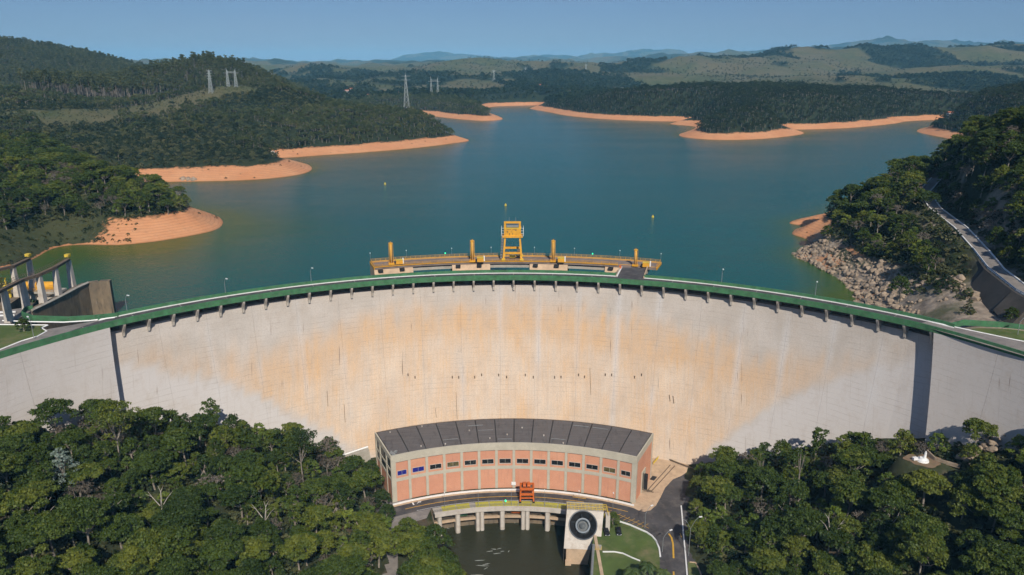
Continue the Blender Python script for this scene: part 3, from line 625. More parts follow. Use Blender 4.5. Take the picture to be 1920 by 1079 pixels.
# ------------------------------------------------------------------ left end of the crest: lawn, forecourt
mb = MB(); LC = [A(186.5, -46.5, 0.035), (-150, 222, 0.035), (-158, 214, 0.035), (-176, 218, 0.035), (-215, 218, 0.035), (-240, 150, 0.035), A(180.4, -78, 0.035), A(180.4, -70, 0.035), A(180.4, -62, 0.035), A(180.4, -54, 0.035)]
mb.add(LC, [tuple(range(len(LC)))]); tag(mb.obj('forecourt_road', M['asphalt_light']), kind='structure')
g1 = [P(0, 657, 0), P(40, 641, 0), P(70, 632, 0), P(88, 622, 0), P(78, 616, 0), P(90, 611, 0), P(0, 610, 0), P(-160, 600, 0), P(-200, 720, 0)]
mb = MB(); mb.add([(q[0], q[1], 0.06) for q in g1], [tuple(range(len(g1)))]); tag(mb.obj('lawn', M['lawn']), kind='structure')
mb = MB(); mb.path([(q[0], q[1], 0.16) for q in [g1[-1]] + g1[:8]], 0.22, 4); tag(mb.obj('white_kerb', M['white']), 'white kerb round the lawn at the left end of the dam', 'kerb')
mb = MB(); kp = [A(186.3, -46.2, 0), P(215, 597, 0), P(170, 603, 0), P(120, 606, 0), P(60, 605, 0), P(5, 603, 0)]; mb.path([(q[0], q[1], 0.22) for q in kp], 0.26, 4); tag(mb.obj('white_kerb', M['white']), 'long white kerb below the green wall by the spillway', 'kerb')
mb = MB(); gp = [A(186.95, -46.2, 0), P(222, 594, 0), P(180, 598, 0), P(130, 601, 0), P(62, 599, 0), P(42, 592, 0), P(48, 583, 0), P(62, 580, 0)]
for a, b_ in zip(gp[:-1], gp[1:]): mb.bar((a[0], a[1], 0.4), (b_[0], b_[1], 0.4), 0.4, 1.9)
tag(mb.obj('green_wall', M['green']), 'green parapet curving round to the spillway pier at the left', 'wall')

# ------------------------------------------------------------------ intake deck behind the dam
dk = thing('intake_deck', 'long curved steel and concrete intake deck with yellow beams behind the dam', 'platform', (0, 316, 0))
def AD(r, d, z): return A(r - 45.2, d * 1.25, z, 144.5)
MB.dsweep = lambda s_, prof, d0, d1, n: s_.sweep([(r - 45.2, z) for r, z in prof], d0 * 1.25, d1 * 1.25, n, 144.5)
D0, D1 = -16.1, 16.9
mb = MB(); mb.dsweep([(211.0, -1.0), (221.0, -1.0), (221.0, -0.1), (211.0, -0.1)], D0, D1, 40); mb.obj('deck_slab', simple('worn_deck', (0.24, 0.19, 0.165), 0.9, 0.3, 0.2, dirt=(0.12, 0.09, 0.08)), dk)
for r0, r1, z0, z1 in ((210.7, 210.98, -0.12, 0.14), (221.02, 221.3, -0.2, 0.14), (212.2, 212.35, -0.1, 0.05), (219.6, 219.75, -0.1, 0.05)):
    mb = MB(); mb.dsweep([(r0, z0), (r1, z0), (r1, z1), (r0, z1)], D0, D1 if r0 > 212 else 12.5, 40); mb.obj('edge_beam', M['yellow'], dk)
for dd in (D0, D1):
    mb = MB(); mb.bar(AD(210.8, dd + (-.08 if dd < 0 else .08), -0.4), AD(221.2, dd + (-.08 if dd < 0 else .08), -0.4), 0.3, 1.0); mb.obj('end_beam', M['yellow'], dk)
def railing(r, d0, d1, step, h=1.1):
    mb = MB(); n = max(2, int(abs(d1 - d0) / step))
    for i in range(n + 1): d = d0 + (d1 - d0) * i / n; mb.bar(AD(r, d, 0), AD(r, d, h), 0.09, 0.09)
    for hz in (h, h * 0.55): mb.dsweep([(r - 0.04, hz - 0.04), (r + 0.04, hz - 0.04), (r + 0.04, hz + 0.04), (r - 0.04, hz + 0.04)], d0, d1, 30)
    return mb
railing(221.2, D0, D1, 0.55).obj('railing', M['yellow'], dk)
railing(210.85, D0, 12.4, 0.9).obj('railing', M['yellow'], dk)
mb = MB()
for dd in (D0, D1):
    mb = MB()
    for hz in (0.55, 1.1): mb.bar(AD(210.8, dd, hz), AD(221.2, dd, hz), 0.08, 0.08)
    for rr in (210.8, 213.4, 216, 218.6, 221.2): mb.bar(AD(rr, dd, 0), AD(rr, dd, 1.1), 0.09, 0.09)
    mb.obj('end_railing', M['yellow'], dk)
for cdeg in (-13.6, -4.5, 4.7, 13.6):       # piers, with the hoist wells above them
    mb = MB(); mb.dsweep([(209.5, -40), (221, -40), (221, -1.02), (211.4, -1.02), (209.5, -3.4)], cdeg - 2.6, cdeg + 1.9, 8); mb.obj('pier', M['conc_warm'], dk)
    for q in (-1.9, 0.6): mb = MB(); mb.dsweep([(209.3, -1.9), (211.2, -1.9), (211.2, -1.0), (209.3, -1.0)], cdeg + q - .28, cdeg + q + .28, 2); mb.obj('beam_pocket', M['dark'], dk)
mb = MB(); mb.dsweep([(212.0, -3.0), (219.5, -3.0), (219.5, -1.04), (212.0, -1.04)], D0 + 1, D1 - 1, 30); mb.obj('girder', M['conc'], dk)
# bridge from the crest to the deck
a0, a1, b0, b1 = A(186.0, 12.9, 0), A(186.0, 16.2, 0), P(1165, 502, 0), P(1214, 503, 0)
br = thing('access_bridge', 'short asphalt bridge joining the dam crest to the intake deck', 'bridge', ((a0[0] + b1[0]) / 2, (a0[1] + b1[1]) / 2, 0))
mb = MB(); mb.prism([a0[:2], a1[:2], b1[:2], b0[:2]][::-1], -1.0, 0.0); mb.obj('bridge_slab', M['conc_pale'], br)
mb = MB(); mb.sheet([a0, a1, b1, b0][::-1], 0.045); mb.obj('bridge_road', M['asphalt'], br)
mb = MB(); mb.bar((a0[0] + .2, a0[1], 0.22), (b0[0] + .2, b0[1], 0.22), 0.45, 0.4); mb.obj('white_kerb', M['white'], br)
mb = MB(); mb.bar((a0[0] - .15, a0[1], 0.5), (b0[0] - .15, b0[1], 0.5), 0.18, 1.3); mb.obj('side_beam', M['conc_warm'], br)
mb = MB(); mb.bar((a1[0], a1[1], 0.3), (b1[0], b1[1], 0.3), 0.4, 1.0); mb.obj('side_beam', M['conc_warm'], br)
o = MB(); q = P(1163, 502, 0.7); o.box(q, (0.9, 1.6, 1.5), R(-14)); tag(o.obj('barrier_post', M['orange']), 'orange barrier post where the bridge meets the intake deck', 'barrier')

# gate hoists: yellow columns with guide rods, cabinet beside each
def hoist(px, py, z0, h, label, lab2, small=False):
    q = P(px, py, z0); d = math.degrees(math.atan2(q[0], q[1] - AC)); rz = -R(d)
    t = thing('gate_hoist', label, 'gate hoist', (0, 0, 0), 'yellow gate hoist columns on the intake deck')
    w = 1.12 if not small else 1.05
    MB().box((0, 0, 0.35), (2.4, 2.0, 0.7)).obj('base', M['yellow'], t)
    mb = MB(); mb.tube((0, 0, 0.7), (0, 0, h), w * 0.52, w * 0.52, 14); mb.obj('cylinder', M['yellow'], t, True)
    mb = MB(); mb.box((0, 0, h + 0.15), (w * 1.5, w * 1.2, 0.3)); mb.tube((0, 0, h + .3), (0, 0, h + .9), .18, .12, 6); mb.obj('top_plate', M['yellow'], t)
    mb = MB(); mb.bar((0, -w * .55, .7), (0, -w * .55, h - .4), .22, .12)
    mb.obj('front_rib', M['conc_warm'], t)
    for s in ((-1, 1) if not small else (1,)):
        mb = MB(); mb.bar((s * .88, -.3, 0.3), (s * .88, -.3, h + .05), 0.12, 0.12); mb.bar((s * .88, -.3, h), (s * .4, -.3, h), .1, .1)
        for i in range(int(h / 0.8)): mb.bar((s * .88, -.3, .7 + i * .8), (s * .75, -.3, .7 + i * .8), .05, .05)
        mb.obj('side_ladder', M['yellow'], t)
    t.location = (q[0], q[1], z0); t.rotation_euler = (0, 0, rz)
    c = thing('control_cabinet', lab2, 'cabinet', (0, 0, 0), 'yellow cabinets beside the gate hoists')
    MB().box((0, 0, 1.05), (2.8, 2.2, 1.7)).obj('cabinet_body', M['yellow'], c)
    MB().box((0, 0, 1.96), (3.0, 2.4, 0.12)).obj('cabinet_lid', M['yellow2'], c)
    MB().box((0, 0, 0.1), (2.6, 2.0, 0.2)).obj('plinth', M['dark'], c)
    mb = MB(); mb.box((1.65, 0.5, 1.3), (0.45, 1.2, 2.2)); mb.obj('white_panel', M['white'], c)
    mb = MB(); mb.box((-1.75, -.2, .6), (.7, .9, .8)); mb.tube((-1.75, -.2, .7), (-1.75, -.2, 1.3), .3, .3, 8); mb.obj('pump', M['dark'], c)
    return t, c, q, rz
for i, (px, py, h, side) in enumerate(((734, 496, 9.0, 'furthest left on the deck'), (886, 491, 9.0, 'just left of the gantry crane'), (1037, 491, 9.0, 'just right of the gantry crane'), (1191, 499, 6.8, 'shortest, beside the bridge at the right end'))):
    t, c, q, rz = hoist(px, py, 0.0, h, 'tall yellow gate hoist column ' + side, 'yellow control cabinet by the hoist ' + side, i == 3)
    off = 3.4 if i < 3 else 4.4
    c.location = (q[0] + off * math.cos(rz), q[1] + off * math.sin(rz) - .6, 0.0); c.rotation_euler = (0, 0, rz)

# gantry crane
gc = thing('gantry_crane', 'big yellow gantry crane standing on the middle of the intake deck', 'crane', (0.2, 316, 0))
def gp(name, mb, mat=None):
    mb.v = [((x - 0.2) * 1.15 + 0.2, y, z * 1.02) for x, y, z in mb.v]
    return mb.obj(name, mat or M['yellow'], gc)
gx, gy = 0.2, 315.6
for sx in (-1, 1):
    for sy, (yb, yt) in ((-1, (-3.4, -2.2)), (1, (3.6, 2.4))):
        mb = MB(); mb.bar((gx + sx * 3.35, gy + yb, 0.6), (gx + sx * 2.75, gy + yt, 9.6), 0.75, 0.65); gp('leg', mb)
        mb = MB(); mb.box((gx + sx * 3.4, gy + yb, 0.35), (1.3, 1.6, 0.7)); gp('wheel_bogie', mb, M['yellow2'])
    mb = MB(); mb.bar((gx + sx * 3.15, gy - 3.1, 3.1), (gx + sx * 3.15, gy + 3.3, 3.1), 0.5, 0.7); gp('side_beam', mb)
for y_, z_ in ((-3.0, 3.0), (3.2, 3.9)):
    mb = MB(); mb.bar((gx - 3.1, gy + y_, z_), (gx + 3.1, gy + y_, z_), 0.5, 0.9); gp('cross_beam', mb)
mb = MB(); mb.bar((gx - 2.9, gy - 2.9, 4.3), (gx - 1.0, gy - 2.9, 4.3), .1, .1); mb.bar((gx + 1.8, gy - 2.6, 4.0), (gx + 2.9, gy - 2.6, 4.0), .9, .9); gp('walkway', mb, M['rust'])
mb = MB(); mb.box((gx, gy, 9.9), (7.6, 6.4, 0.6)); gp('top_platform', mb)
mb = MB(); mb.box((gx, gy, 11.8), (6.3, 5.0, 3.2)); gp('machine_house', mb)
mb = MB()
for (x_, z_, w_, h_) in ((-1.9, 12.0, .5, .5), (-1.1, 11.0, .25, .8), (.1, 11.2, .2, .9), (1.2, 12.7, .6, .3), (-1.3, 13.0, 1.6, .16), (.9, 13.0, 1.8, .12)): mb.box((gx + x_, gy - 2.52, z_), (w_, .06, h_))
gp('vent', mb, M['rust'])
mb = MB(); mb.box((gx, gy, 13.5), (6.5, 5.2, 0.2)); gp('house_roof', mb, M['yellow2'])
for sx in (-1, 1):
    mb = MB(); mb.bar((gx + sx * 2.75, gy - 1.6, 13.6), (gx + sx * 2.75, gy - 1.6, 15.7), .8, .8); gp('head_post', mb)
mb = MB(); mb.bar((gx - 3.15, gy - 1.6, 15.9), (gx + 3.15, gy - 1.6, 15.9), .9, .8); gp('head_beam', mb)
mb = MB(); mb.box((gx, gy - .8, 14.3), (4.4, 1.6, 1.0)); gp('trolley', mb, M['grey'])
for sx in (-1, 1):
    mb = MB()
    for z_ in (10.3, 11.4, 12.5, 13.6): mb.bar((gx + sx * 4.1, gy - 2.6, z_), (gx + sx * 4.1, gy + 2.6, z_), .09, .09); mb.bar((gx + sx * 4.1, gy - 2.6, z_), (gx + sx * 3.2, gy - 2.6, z_), .09, .09)
    for y_ in (-2.6, 0, 2.6): mb.bar((gx + sx * 4.1, gy + y_, 10.2), (gx + sx * 4.1, gy + y_, 13.6), .1, .1)
    gp('side_cage', mb, M['white'])
    mb = MB(); mb.tube((gx + sx * 1.2, gy, 16.2), (gx + sx * 1.2, gy, 17.9), .09, .05, 5); gp('mast', mb, M['grey'])
mb = MB()
for i in range(16):
    z_ = 0.8 + i * 0.58; mb.box((gx - 4.2 + i * .03, gy - 2.6, z_), (.75, .9, .1)); mb.box((gx - 4.2 + i * .03, gy - 2.6 + (.45 if i % 2 else -.45), z_ + .3), (.7, .06, .5))
gp('stair_tower', mb, M['grey'])
mb = MB(); mb.box((gx, gy - .5, 1.0), (2.2, 1.2, .8)); gp('lifting_beam', mb, M['yellow2'])
mb = MB(); mb.bar((gx - .7, gy - .4, 1.4), (gx - .7, gy - .4, 9.6), .05, .05); mb.bar((gx + .7, gy - .4, 1.4), (gx + .7, gy - .4, 9.6), .05, .05); gp('cable', mb, M['dark'])
for px, py, what in ((836, 478, 'green signal lamp on the railing left of the gantry crane'), (1109, 481, 'green signal lamp on the railing right of the gantry crane')):
    q = at(px, py, 321.0); t = thing('signal_lamp', what, 'signal lamp', (q[0], 144.5 + 176 * math.cos(math.asin(q[0] / 176)), 1.0))
    MB().tube(t.location, t.location + Vector((0, 0, .45)), .05, .05, 5).obj('stem', M['grey'], t)
    MB().tube(t.location + Vector((0, 0, .45)), t.location + Vector((0, 0, .95)), .3, .22, 8).obj('lens', M['greenlamp'], t)
for i, px in enumerate((692, 766, 848, 921, 1002, 1076, 1158, 1234)):
    q = at(px, 490, 320.0); dd = math.degrees(math.asin(q[0] / 176.0)) / 1.25; dd = max(min(dd, D1), D0)
    b_ = AD(221.25, dd, 0.9); t = thing('lamp_pole', ('thin lamp pole on the intake deck railing, ' + ('at its left end', 'second from the left', 'third from the left', 'near the gantry crane stairs', 'first right of the gantry crane', 'second right of the gantry crane', 'above the bridge', 'at its right end')[i]), 'lamp pole', b_, 'thin lamp poles along the intake deck')
    MB().tube(b_, (b_[0], b_[1], 3.6), .06, .05, 5).obj('pole', M['grey'], t); MB().box((b_[0], b_[1], 3.75), (.3, .3, .3)).obj('lamp_head', M['white'], t)

# buoys
for px, py, s in ((722, 346, 'on the water left of the gantry crane, furthest out'), (948, 386, 'on the water just behind the gantry crane'), (1224, 408, 'on the water to the right of the gantry crane')):
    q = P(px, py, W_UP); t = thing('buoy', 'small yellow marker buoy ' + s, 'buoy', q, 'yellow buoys on the reservoir')
    mb = MB(); mb.tube(q, (q[0], q[1], W_UP + .8), .8, .75, 10); mb.obj('float', M['yellow2'], t)
    mb = MB(); mb.tube((q[0], q[1], W_UP + .8), (q[0], q[1], W_UP + 1.7), .45, .15, 8); mb.obj('cone', M['yellow2'], t)

# ------------------------------------------------------------------ spillway at the left
sw = thing('spillway', 'concrete spillway with curved stained pier wall at the left', 'spillway', (-165, 250, 0))
top_px = [(60, 583), (85, 571), (115, 556), (145, 540), (165, 531), (185, 528), (205, 527)]
tp = [P(px, py, 0.0) for px, py in top_px]
mb = MB()
for a, b_ in zip(tp[:-1], tp[1:]):
    d = (Vector(b_) - Vector(a)); n_ = Vector((-d.y, d.x, 0)).normalized() * 2.4
    a, b_ = Vector(a), Vector(b_)
    mb.hexa([Vector((a.x, a.y, -30)), Vector((b_.x, b_.y, -30)), Vector((b_.x + n_.x, b_.y + n_.y, -30)), Vector((a.x + n_.x, a.y + n_.y, -30)), a, b_, b_ + n_, a + n_])
mb.obj('pier_wall', M['conc_old'], sw)
mb = MB(); mb.path([(q[0], q[1], 0.12) for q in tp[:5]], 0.5, 4); mb.obj('wall_cap', M['conc'], sw)
# portal columns: (foot px, foot py, top px, top py) in front row and rear row
rows = [[(40, 604), (7, 545)], [(84, 581), (63, 538)] if False else None]
def column(fx, fy, tx, ty, zf, name='portal_column'):
    f = Vector(P(fx, fy, zf)); tpz = at(tx, ty, f.y + 0.0); h = tpz[2]
    t = Vector((tpz[0], f.y, h)); mb = MB()
    mb.hexa([f + Vector((-1.1, -1.3, -6)), f + Vector((1.1, -1.3, -6)), f + Vector((1.1, 1.3, -6)), f + Vector((-1.1, 1.3, -6)), t + Vector((-.62, -.8, 0)), t + Vector((.62, -.8, 0)), t + Vector((.62, .8, 0)), t + Vector((-.62, .8, 0))])
    mb.obj(name, M['conc_pale'], sw); return t
fr = [column(17, 604, 7, 545, 0), column(50, 579, 41, 528, 0), column(81, 567, 73, 518, 0), column(108, 553, 103, 504, 0), column(136, 537, 128, 489, 0)]
rr = [column(-20, 570, -30, 515, 0), column(33, 550, 24, 502, 0), column(60, 532, 54, 488, 0)]
def runway(pts):
    e = pts[0] + (pts[0] - pts[1]) * 1.0; ps = [e] + pts
    mb = MB()
    for a, b_ in zip(ps[:-1], ps[1:]): mb.bar(a + Vector((0, 0, .4)), b_ + Vector((0, 0, .4)), 1.5, .9)
    mb.obj('runway_beam', M['rust'], sw)
    mb = MB()
    for a, b_ in zip(ps[:-1], ps[1:]):
        for s in (-.9, .9): mb.bar(a + Vector((s, 0, 2.1)), b_ + Vector((s, 0, 2.1)), .08, .08)
        n_ = 8
        for i in range(n_):
            q = a.lerp(b_, i / n_)
            for s in (-.9, .9): mb.bar(q + Vector((s, 0, 1.2)), q + Vector((s, 0, 2.1)), .08, .08)
    mb.obj('runway_railing', M['rust'], sw)
runway(fr); runway(rr)
for q in (fr[-1], rr[-1]): mb = MB(); mb.box(q + Vector((0, 0, 2.0)), (1.6, 1.6, 1.0)); mb.obj('end_stop', M['yellow2'], sw)
# gate deck, gates and machinery between the columns
z0 = -3.0
mb = MB(); q0, q1 = P(45, 545, z0), P(118, 546, z0); mb.bar(q0, q1, 5, 1.0); mb.obj('gate_deck', M['conc'], sw)
mb = MB(); q0, q1 = P(45, 560, -6), P(112, 560, -6); mb.bar(q0, q1, 1.2, .8); mb.obj('gate_sill', M['conc_pale'], sw)
for i in range(9):
    mb = MB(); a = P(52 + i * 6, 562, -9); b_ = P(49 + i * 6, 573, -12); mb.bar(a, b_, .8, .5); mb.obj('gate_rib', M['green'], sw)
mb = MB(); mb.prism([P(-60, 600, -14)[:2], P(60, 590, -14)[:2], P(120, 556, -14)[:2], P(110, 548, -14)[:2], P(-60, 560, -14)[:2]], -22, -10.5); mb.obj('gate_bay', M['conc_old'], sw)
mb = MB(); mb.prism([P(-80, 560, -1)[:2], P(10, 575, -1)[:2], P(38, 556, -1)[:2], P(30, 551, -1)[:2], P(-80, 530, -1)[:2]], -22, -1.2); mb.obj('centre_pier', M['conc_old'], sw)
mb = MB(); mb.prism([P(-60, 612, 0)[:2], P(20, 606, 0)[:2], P(60, 582, 0)[:2], P(40, 578, 0)[:2], P(-60, 592, 0)[:2]], -1.2, 0.0); mb.obj('road_bridge', M['asphalt_light'], sw)
for a, b_ in (((-60, 590), (30, 587)), ((-60, 597), (28, 593))):
    mb = MB(); mb.bar(Vector(P(*a, 0)) + Vector((0, 0, .4)), Vector(P(*b_, 0)) + Vector((0, 0, .4)), .3, .5); mb.obj('white_rail', M['white'], sw)
for i, (px, py, w, h) in enumerate(((60, 542, 5.4, 3.2), (93, 542, 5.0, 3.2))):
    q = P(px, py, z0 + .5); t = thing('gate_hoist_drum', ('yellow hoist drum on the spillway deck, left one' if i == 0 else 'yellow hoist drum on the spillway deck, right one'), 'hoist drum', q, 'yellow spillway hoists')
    mb = MB(); mb.tube((q[0] - w / 2, q[1], q[2] + 1.3), (q[0] + w / 2, q[1], q[2] + 1.3), h / 2, h / 2, 14); mb.obj('drum', M['yellow'], t, False)
    mb = MB()
    for s in (-1, 1): mb.box((q[0] + s * w * .52, q[1], q[2] + .9), (.5, 2.6, 1.8))
    mb.obj('stand', M['yellow'], t)
mb = MB(); q = P(75, 544, z0 + .5)
for s in (0, .5, 1.0): mb.bar((q[0] - 7, q[1] - 2, q[2] + s + .1), (q[0] + 8, q[1] - 2, q[2] + s + .1), .08, .08)
for i in range(12): mb.bar((q[0] - 7 + i * 1.35, q[1] - 2, q[2]), (q[0] - 7 + i * 1.35, q[1] - 2, q[2] + 1.1), .08, .08)
mb.obj('gate_railing', M['yellow'], sw)
# trolley crane on the rear runway / left edge
q = P(8, 553, 0); t = thing('gantry_trolley', 'yellow trolley crane at the left end of the spillway', 'crane', q)
mb = MB(); mb.box((q[0], q[1], 3.0), (6, 4, 2.2)); mb.obj('trolley_body', M['yellow2'], t)
mb = MB()
for sx in (-2.4, -1, 1, 2.4): mb.bar((q[0] + sx, q[1] - 1.6, 4.1), (q[0] + sx, q[1] - 1.6, 6.6), .4, .4)
mb.bar((q[0] - 2.8, q[1] - 1.6, 6.7), (q[0] + 2.8, q[1] - 1.6, 6.7), .5, .5); mb.bar((q[0] - 2.8, q[1] - 1.6, 5.2), (q[0] + 2.8, q[1] - 1.6, 5.4), .3, .3); mb.obj('trolley_frame', M['yellow2'], t)
mb = MB()
for sx in (-2.2, 2.2): mb.bar((q[0] + sx, q[1], -1), (q[0] + sx, q[1], 2.2), .6, .6)
mb.obj('trolley_leg', M['yellow2'], t)
# ------------------------------------------------------------------ powerhouse at the foot of the dam
PC = 145.0; RF, RB = 96.7, 116.6; PL, PR = -25.7, 26.5; ZR = -50.0
ph = thing('powerhouse', 'long curved powerhouse with orange brick panels and flat dark roof below the dam', 'building', (0, 250, YARD))
def AP(r, d, z): return A(r, d, z, PC)
BAY = (PR - PL) / 14
mb = MB(); mb.sweep([(RF + .35, YARD - 1), (RB - .3, YARD - 1), (RB - .3, ZR - .5), (RF + .35, ZR - .5)], PL + .1, PR - .1, 56, PC); mb.obj('core_wall', M['conc_green'], ph)
mb = MB(); mb.sweep([(RF - .15, ZR - 2.5), (RF + .5, ZR - 2.5), (RF + .5, ZR + .25), (RF - .15, ZR + .25)], PL, PR, 56, PC); mb.obj('roof_fascia', M['conc_green'], ph)
mb = MB(); mb.sweep([(RB - .4, ZR - 2.0), (RB, ZR - 2.0), (RB, ZR + .12), (RB - .4, ZR + .12)], PL, PR, 56, PC); mb.obj('rear_fascia', M['rust'], ph)
mb = MB(); mb.sweep([(RF + .02, ZR - 10.2), (RF + .36, ZR - 10.2), (RF + .36, ZR - 8.9), (RF + .02, ZR - 8.9)], PL, PR, 56, PC); mb.obj('middle_beam', M['conc_green'], ph)
for i in range(15):
    d = PL + i * BAY; w = 0.28 if i not in (0, 14) else 0.42; dd = d + (0.42 if i == 0 else (-0.42 if i == 14 else 0))
    mb = MB(); mb.sweep([(RF - .06, YARD - .5), (RF + .36, YARD - .5), (RF + .36, ZR - 2.5), (RF - .06, ZR - 2.5)], dd - w, dd + w, 2, PC); mb.obj('pilaster', M['conc_green'], ph)
winmat = {0: 'blue', 1: 'blue', 2: 'glass', 3: 'glass_y', 12: 'glass_y'}
for i in range(14):
    a, b_ = PL + i * BAY + .30, PL + (i + 1) * BAY - .30
    if i == 0: a += .5
    if i == 13: b_ -= .5
    mb = MB(); mb.sweep([(RF + .14, YARD), (RF + .36, YARD), (RF + .36, ZR - 10.2), (RF + .14, ZR - 10.2)], a, b_, 4, PC); mb.obj('brick_panel', M['brick'], ph)
    w0, w1 = a + .30, b_ - .30; z0, z1 = ZR - 8.1, ZR - 6.05
    mb = MB()      # upper brick panel left open round its window
    for (x0, x1, q0, q1) in ((a, b_, ZR - 8.9, z0), (a, b_, z1, ZR - 2.9), (a, w0, z0, z1), (w1, b_, z0, z1)): mb.sweep([(RF + .14, q0), (RF + .33, q0), (RF + .33, q1), (RF + .14, q1)], x0, x1, 3, PC)
    mb.obj('brick_panel', M['brick'], ph)
    mb = MB(); t_ = .06
    for (x0, x1, q0, q1) in ((w0, w1, z0, z0 + .12), (w0, w1, z1 - .12, z1), (w0, w0 + t_, z0 + .12, z1 - .12), (w1 - t_, w1, z0 + .12, z1 - .12)): mb.sweep([(RF + .04, q0), (RF + .3, q0), (RF + .3, q1), (RF + .04, q1)], x0, x1, 3, PC)
    for k in (2,): xm = w0 + (w1 - w0) * k / 4; mb.sweep([(RF + .2, z0 + .16), (RF + .28, z0 + .16), (RF + .28, z1 - .16), (RF + .2, z1 - .16)], xm - .02, xm + .02, 1, PC)
    fr_ = mb.obj('window_frame', M['conc_pale'], ph)
    mb = MB(); mb.sweep([(RF + .24, z0 + .16), (RF + .3, z0 + .16), (RF + .3, z1 - .16), (RF + .24, z1 - .16)], w0 + t_, w1 - t_, 3, PC)
    pn = mb.obj('pane', M[winmat.get(i, 'glass')], None); pn.parent = fr_; pn.matrix_parent_inverse = fr_.matrix_parent_inverse.copy() @ Matrix.Identity(4)
    pn.matrix_parent_inverse = Matrix.Identity(4)
# roof in fourteen sheets with dark ribs between
def RP(k, r): return PL + .15 + (PR - PL - .3) * k / 14
for i in range(14):
    a, b_ = RP(i, 0) + .1, RP(i + 1, 0) - .1
    mb = MB(); mb.sweep([(RF + .5, ZR - .5), (RB - .4, ZR - .5), (RB - .4, ZR + .05), ((RF + RB) / 2, ZR + .16), (RF + .5, ZR - .1)], a, b_, 3, PC); mb.obj('roof_sheet', M['roof'], ph)
    mb = MB(); mb.sweep([(RF + .5, ZR - .5), (RB - .4, ZR - .5), (RB - .4, ZR - .12), (RF + .5, ZR - .3)], b_, b_ + .2, 1, PC)
    if i < 13: mb.obj('roof_gutter', M['dark'], ph)
for i, (f, s) in enumerate(((3, .25), (4.5, .8), (6, .12), (9, .2), (10, .9), (11, .9), (5, .55))):
    a = RP(f, 0); mb = MB(); r_ = RF + 1 + s * 17; mb.sweep([(r_, ZR + .1), (r_ + .18, ZR + .1), (r_ + .18, ZR + .28), (r_, ZR + .28)], a + .3, a + BAY - .5, 3, PC); mb.obj('roof_pipe', M['grey'], ph)
for d, s in ((-14, .05), (-8.5, .55), (-4.6, .15), (-1, .3), (2, .62), (6.5, .3), (10.8, .02), (-19, .1), (-23.3, .95), (-17.2, .98)):
    q = AP(RF + 1.2 + s * 17, d, ZR + .45); mb = MB(); mb.tube((q[0], q[1], ZR + .05), q, .18, .18, 6); mb.tube(q, (q[0], q[1], q[2] + .12), .3, .2, 6); mb.obj('roof_vent', M['conc_pale'], ph)
# end walls
def endwall(d, sgn, name):
    o0 = Vector(AP(RF, d, 0)); u = Vector((math.sin(R(d)), math.cos(R(d)), 0)); n_ = Vector((sgn * math.cos(R(d)), -sgn * math.sin(R(d)), 0)); Lw = RB - RF
    def wb(u0, u1, z0, z1, a, b_):
        m_ = MB(); p = []
        for z in (z0, z1):
            for (uu, nn) in ((u0, a), (u1, a), (u1, b_), (u0, b_)): q = o0 + u * uu + n_ * nn; p.append((q.x, q.y, z))
        return m_.hexa(p)
    return wb, Lw, u, n_, o0
wb, Lw, u_, n_, o0 = endwall(PL, -1, 'left')
wb(-.1, Lw, ZR - 1.6, ZR + .22, -.1, .35).obj('end_fascia', M['conc_green'], ph)
cols = [0, 6.0, 14.2, Lw - .5]
for c_ in cols: wb(c_ - (.0 if c_ == 0 else .3), c_ + .7, YARD, ZR - 1.6, -.1, .3).obj('end_column', M['conc_green'], ph)
for z0, z1 in ((ZR - 6.3, ZR - 5.6), (ZR - 10.0, ZR - 9.2)): wb(0.7, Lw, z0, z1, -.1, .2).obj('end_beam', M['conc_green'], ph)
for a, b_ in zip(cols[:-1], cols[1:]):
    for z0, z1 in ((ZR - 5.5, ZR - 1.7), (ZR - 9.1, ZR - 6.4)):
        w = wb(a + .8, b_ - .4, z0, z1, -.08, .04); w.obj('end_window', M['glass'], ph)
        m_ = MB()
        for k in range(1, 4):
            uu = a + .8 + (b_ - a - 1.2) * k / 4; q = wb(uu - .05, uu + .05, z0, z1, .04, .1); m_.add(q.v, q.f)
        m_.obj('glazing_bar', M['dark'], ph)
    wb(a + .7, b_ - .3, YARD, ZR - 10.0, -.08, .1).obj('brick_panel', M['brick'], ph)
wb, Lw, u_, n_, o0 = endwall(PR, 1, 'right')
wb(-.1, Lw, ZR - 2.2, ZR + .22, -.1, .35).obj('end_fascia', M['conc_green'], ph)
wb(0, 1.1, YARD, ZR - 2.2, -.1, .3).obj('end_column', M['conc_green'], ph); wb(Lw - .9, Lw, YARD, ZR - 2.2, -.1, .3).obj('end_column', M['conc_green'], ph)
for uu in ((1.1, 7.2), (11.4, Lw - .9)): wb(uu[0], uu[1], YARD, ZR - 2.2, -.1, .12).obj('brick_panel', M['brick'], ph)
wb(7.2, 11.4, YARD + 8.6, ZR - 2.2, -.1, .12).obj('brick_panel', M['brick'], ph)
m_ = MB()
for q in (wb(7.2, 7.9, YARD, YARD + 8.6, -.1, .45), wb(10.7, 11.4, YARD, YARD + 8.6, -.1, .45), wb(7.9, 10.7, YARD + 7.9, YARD + 8.6, -.1, .45)): m_.add(q.v, q.f)
dfr = m_.obj('door_frame', M['conc_green'], ph)
wb(7.9, 10.7, YARD, YARD + 7.9, -.1, -.02).obj('door', M['dark'], ph)
wb(10.2, 10.7, YARD, YARD + 6.5, .45, 1.6).obj('door_leaf', M['dark'], ph)
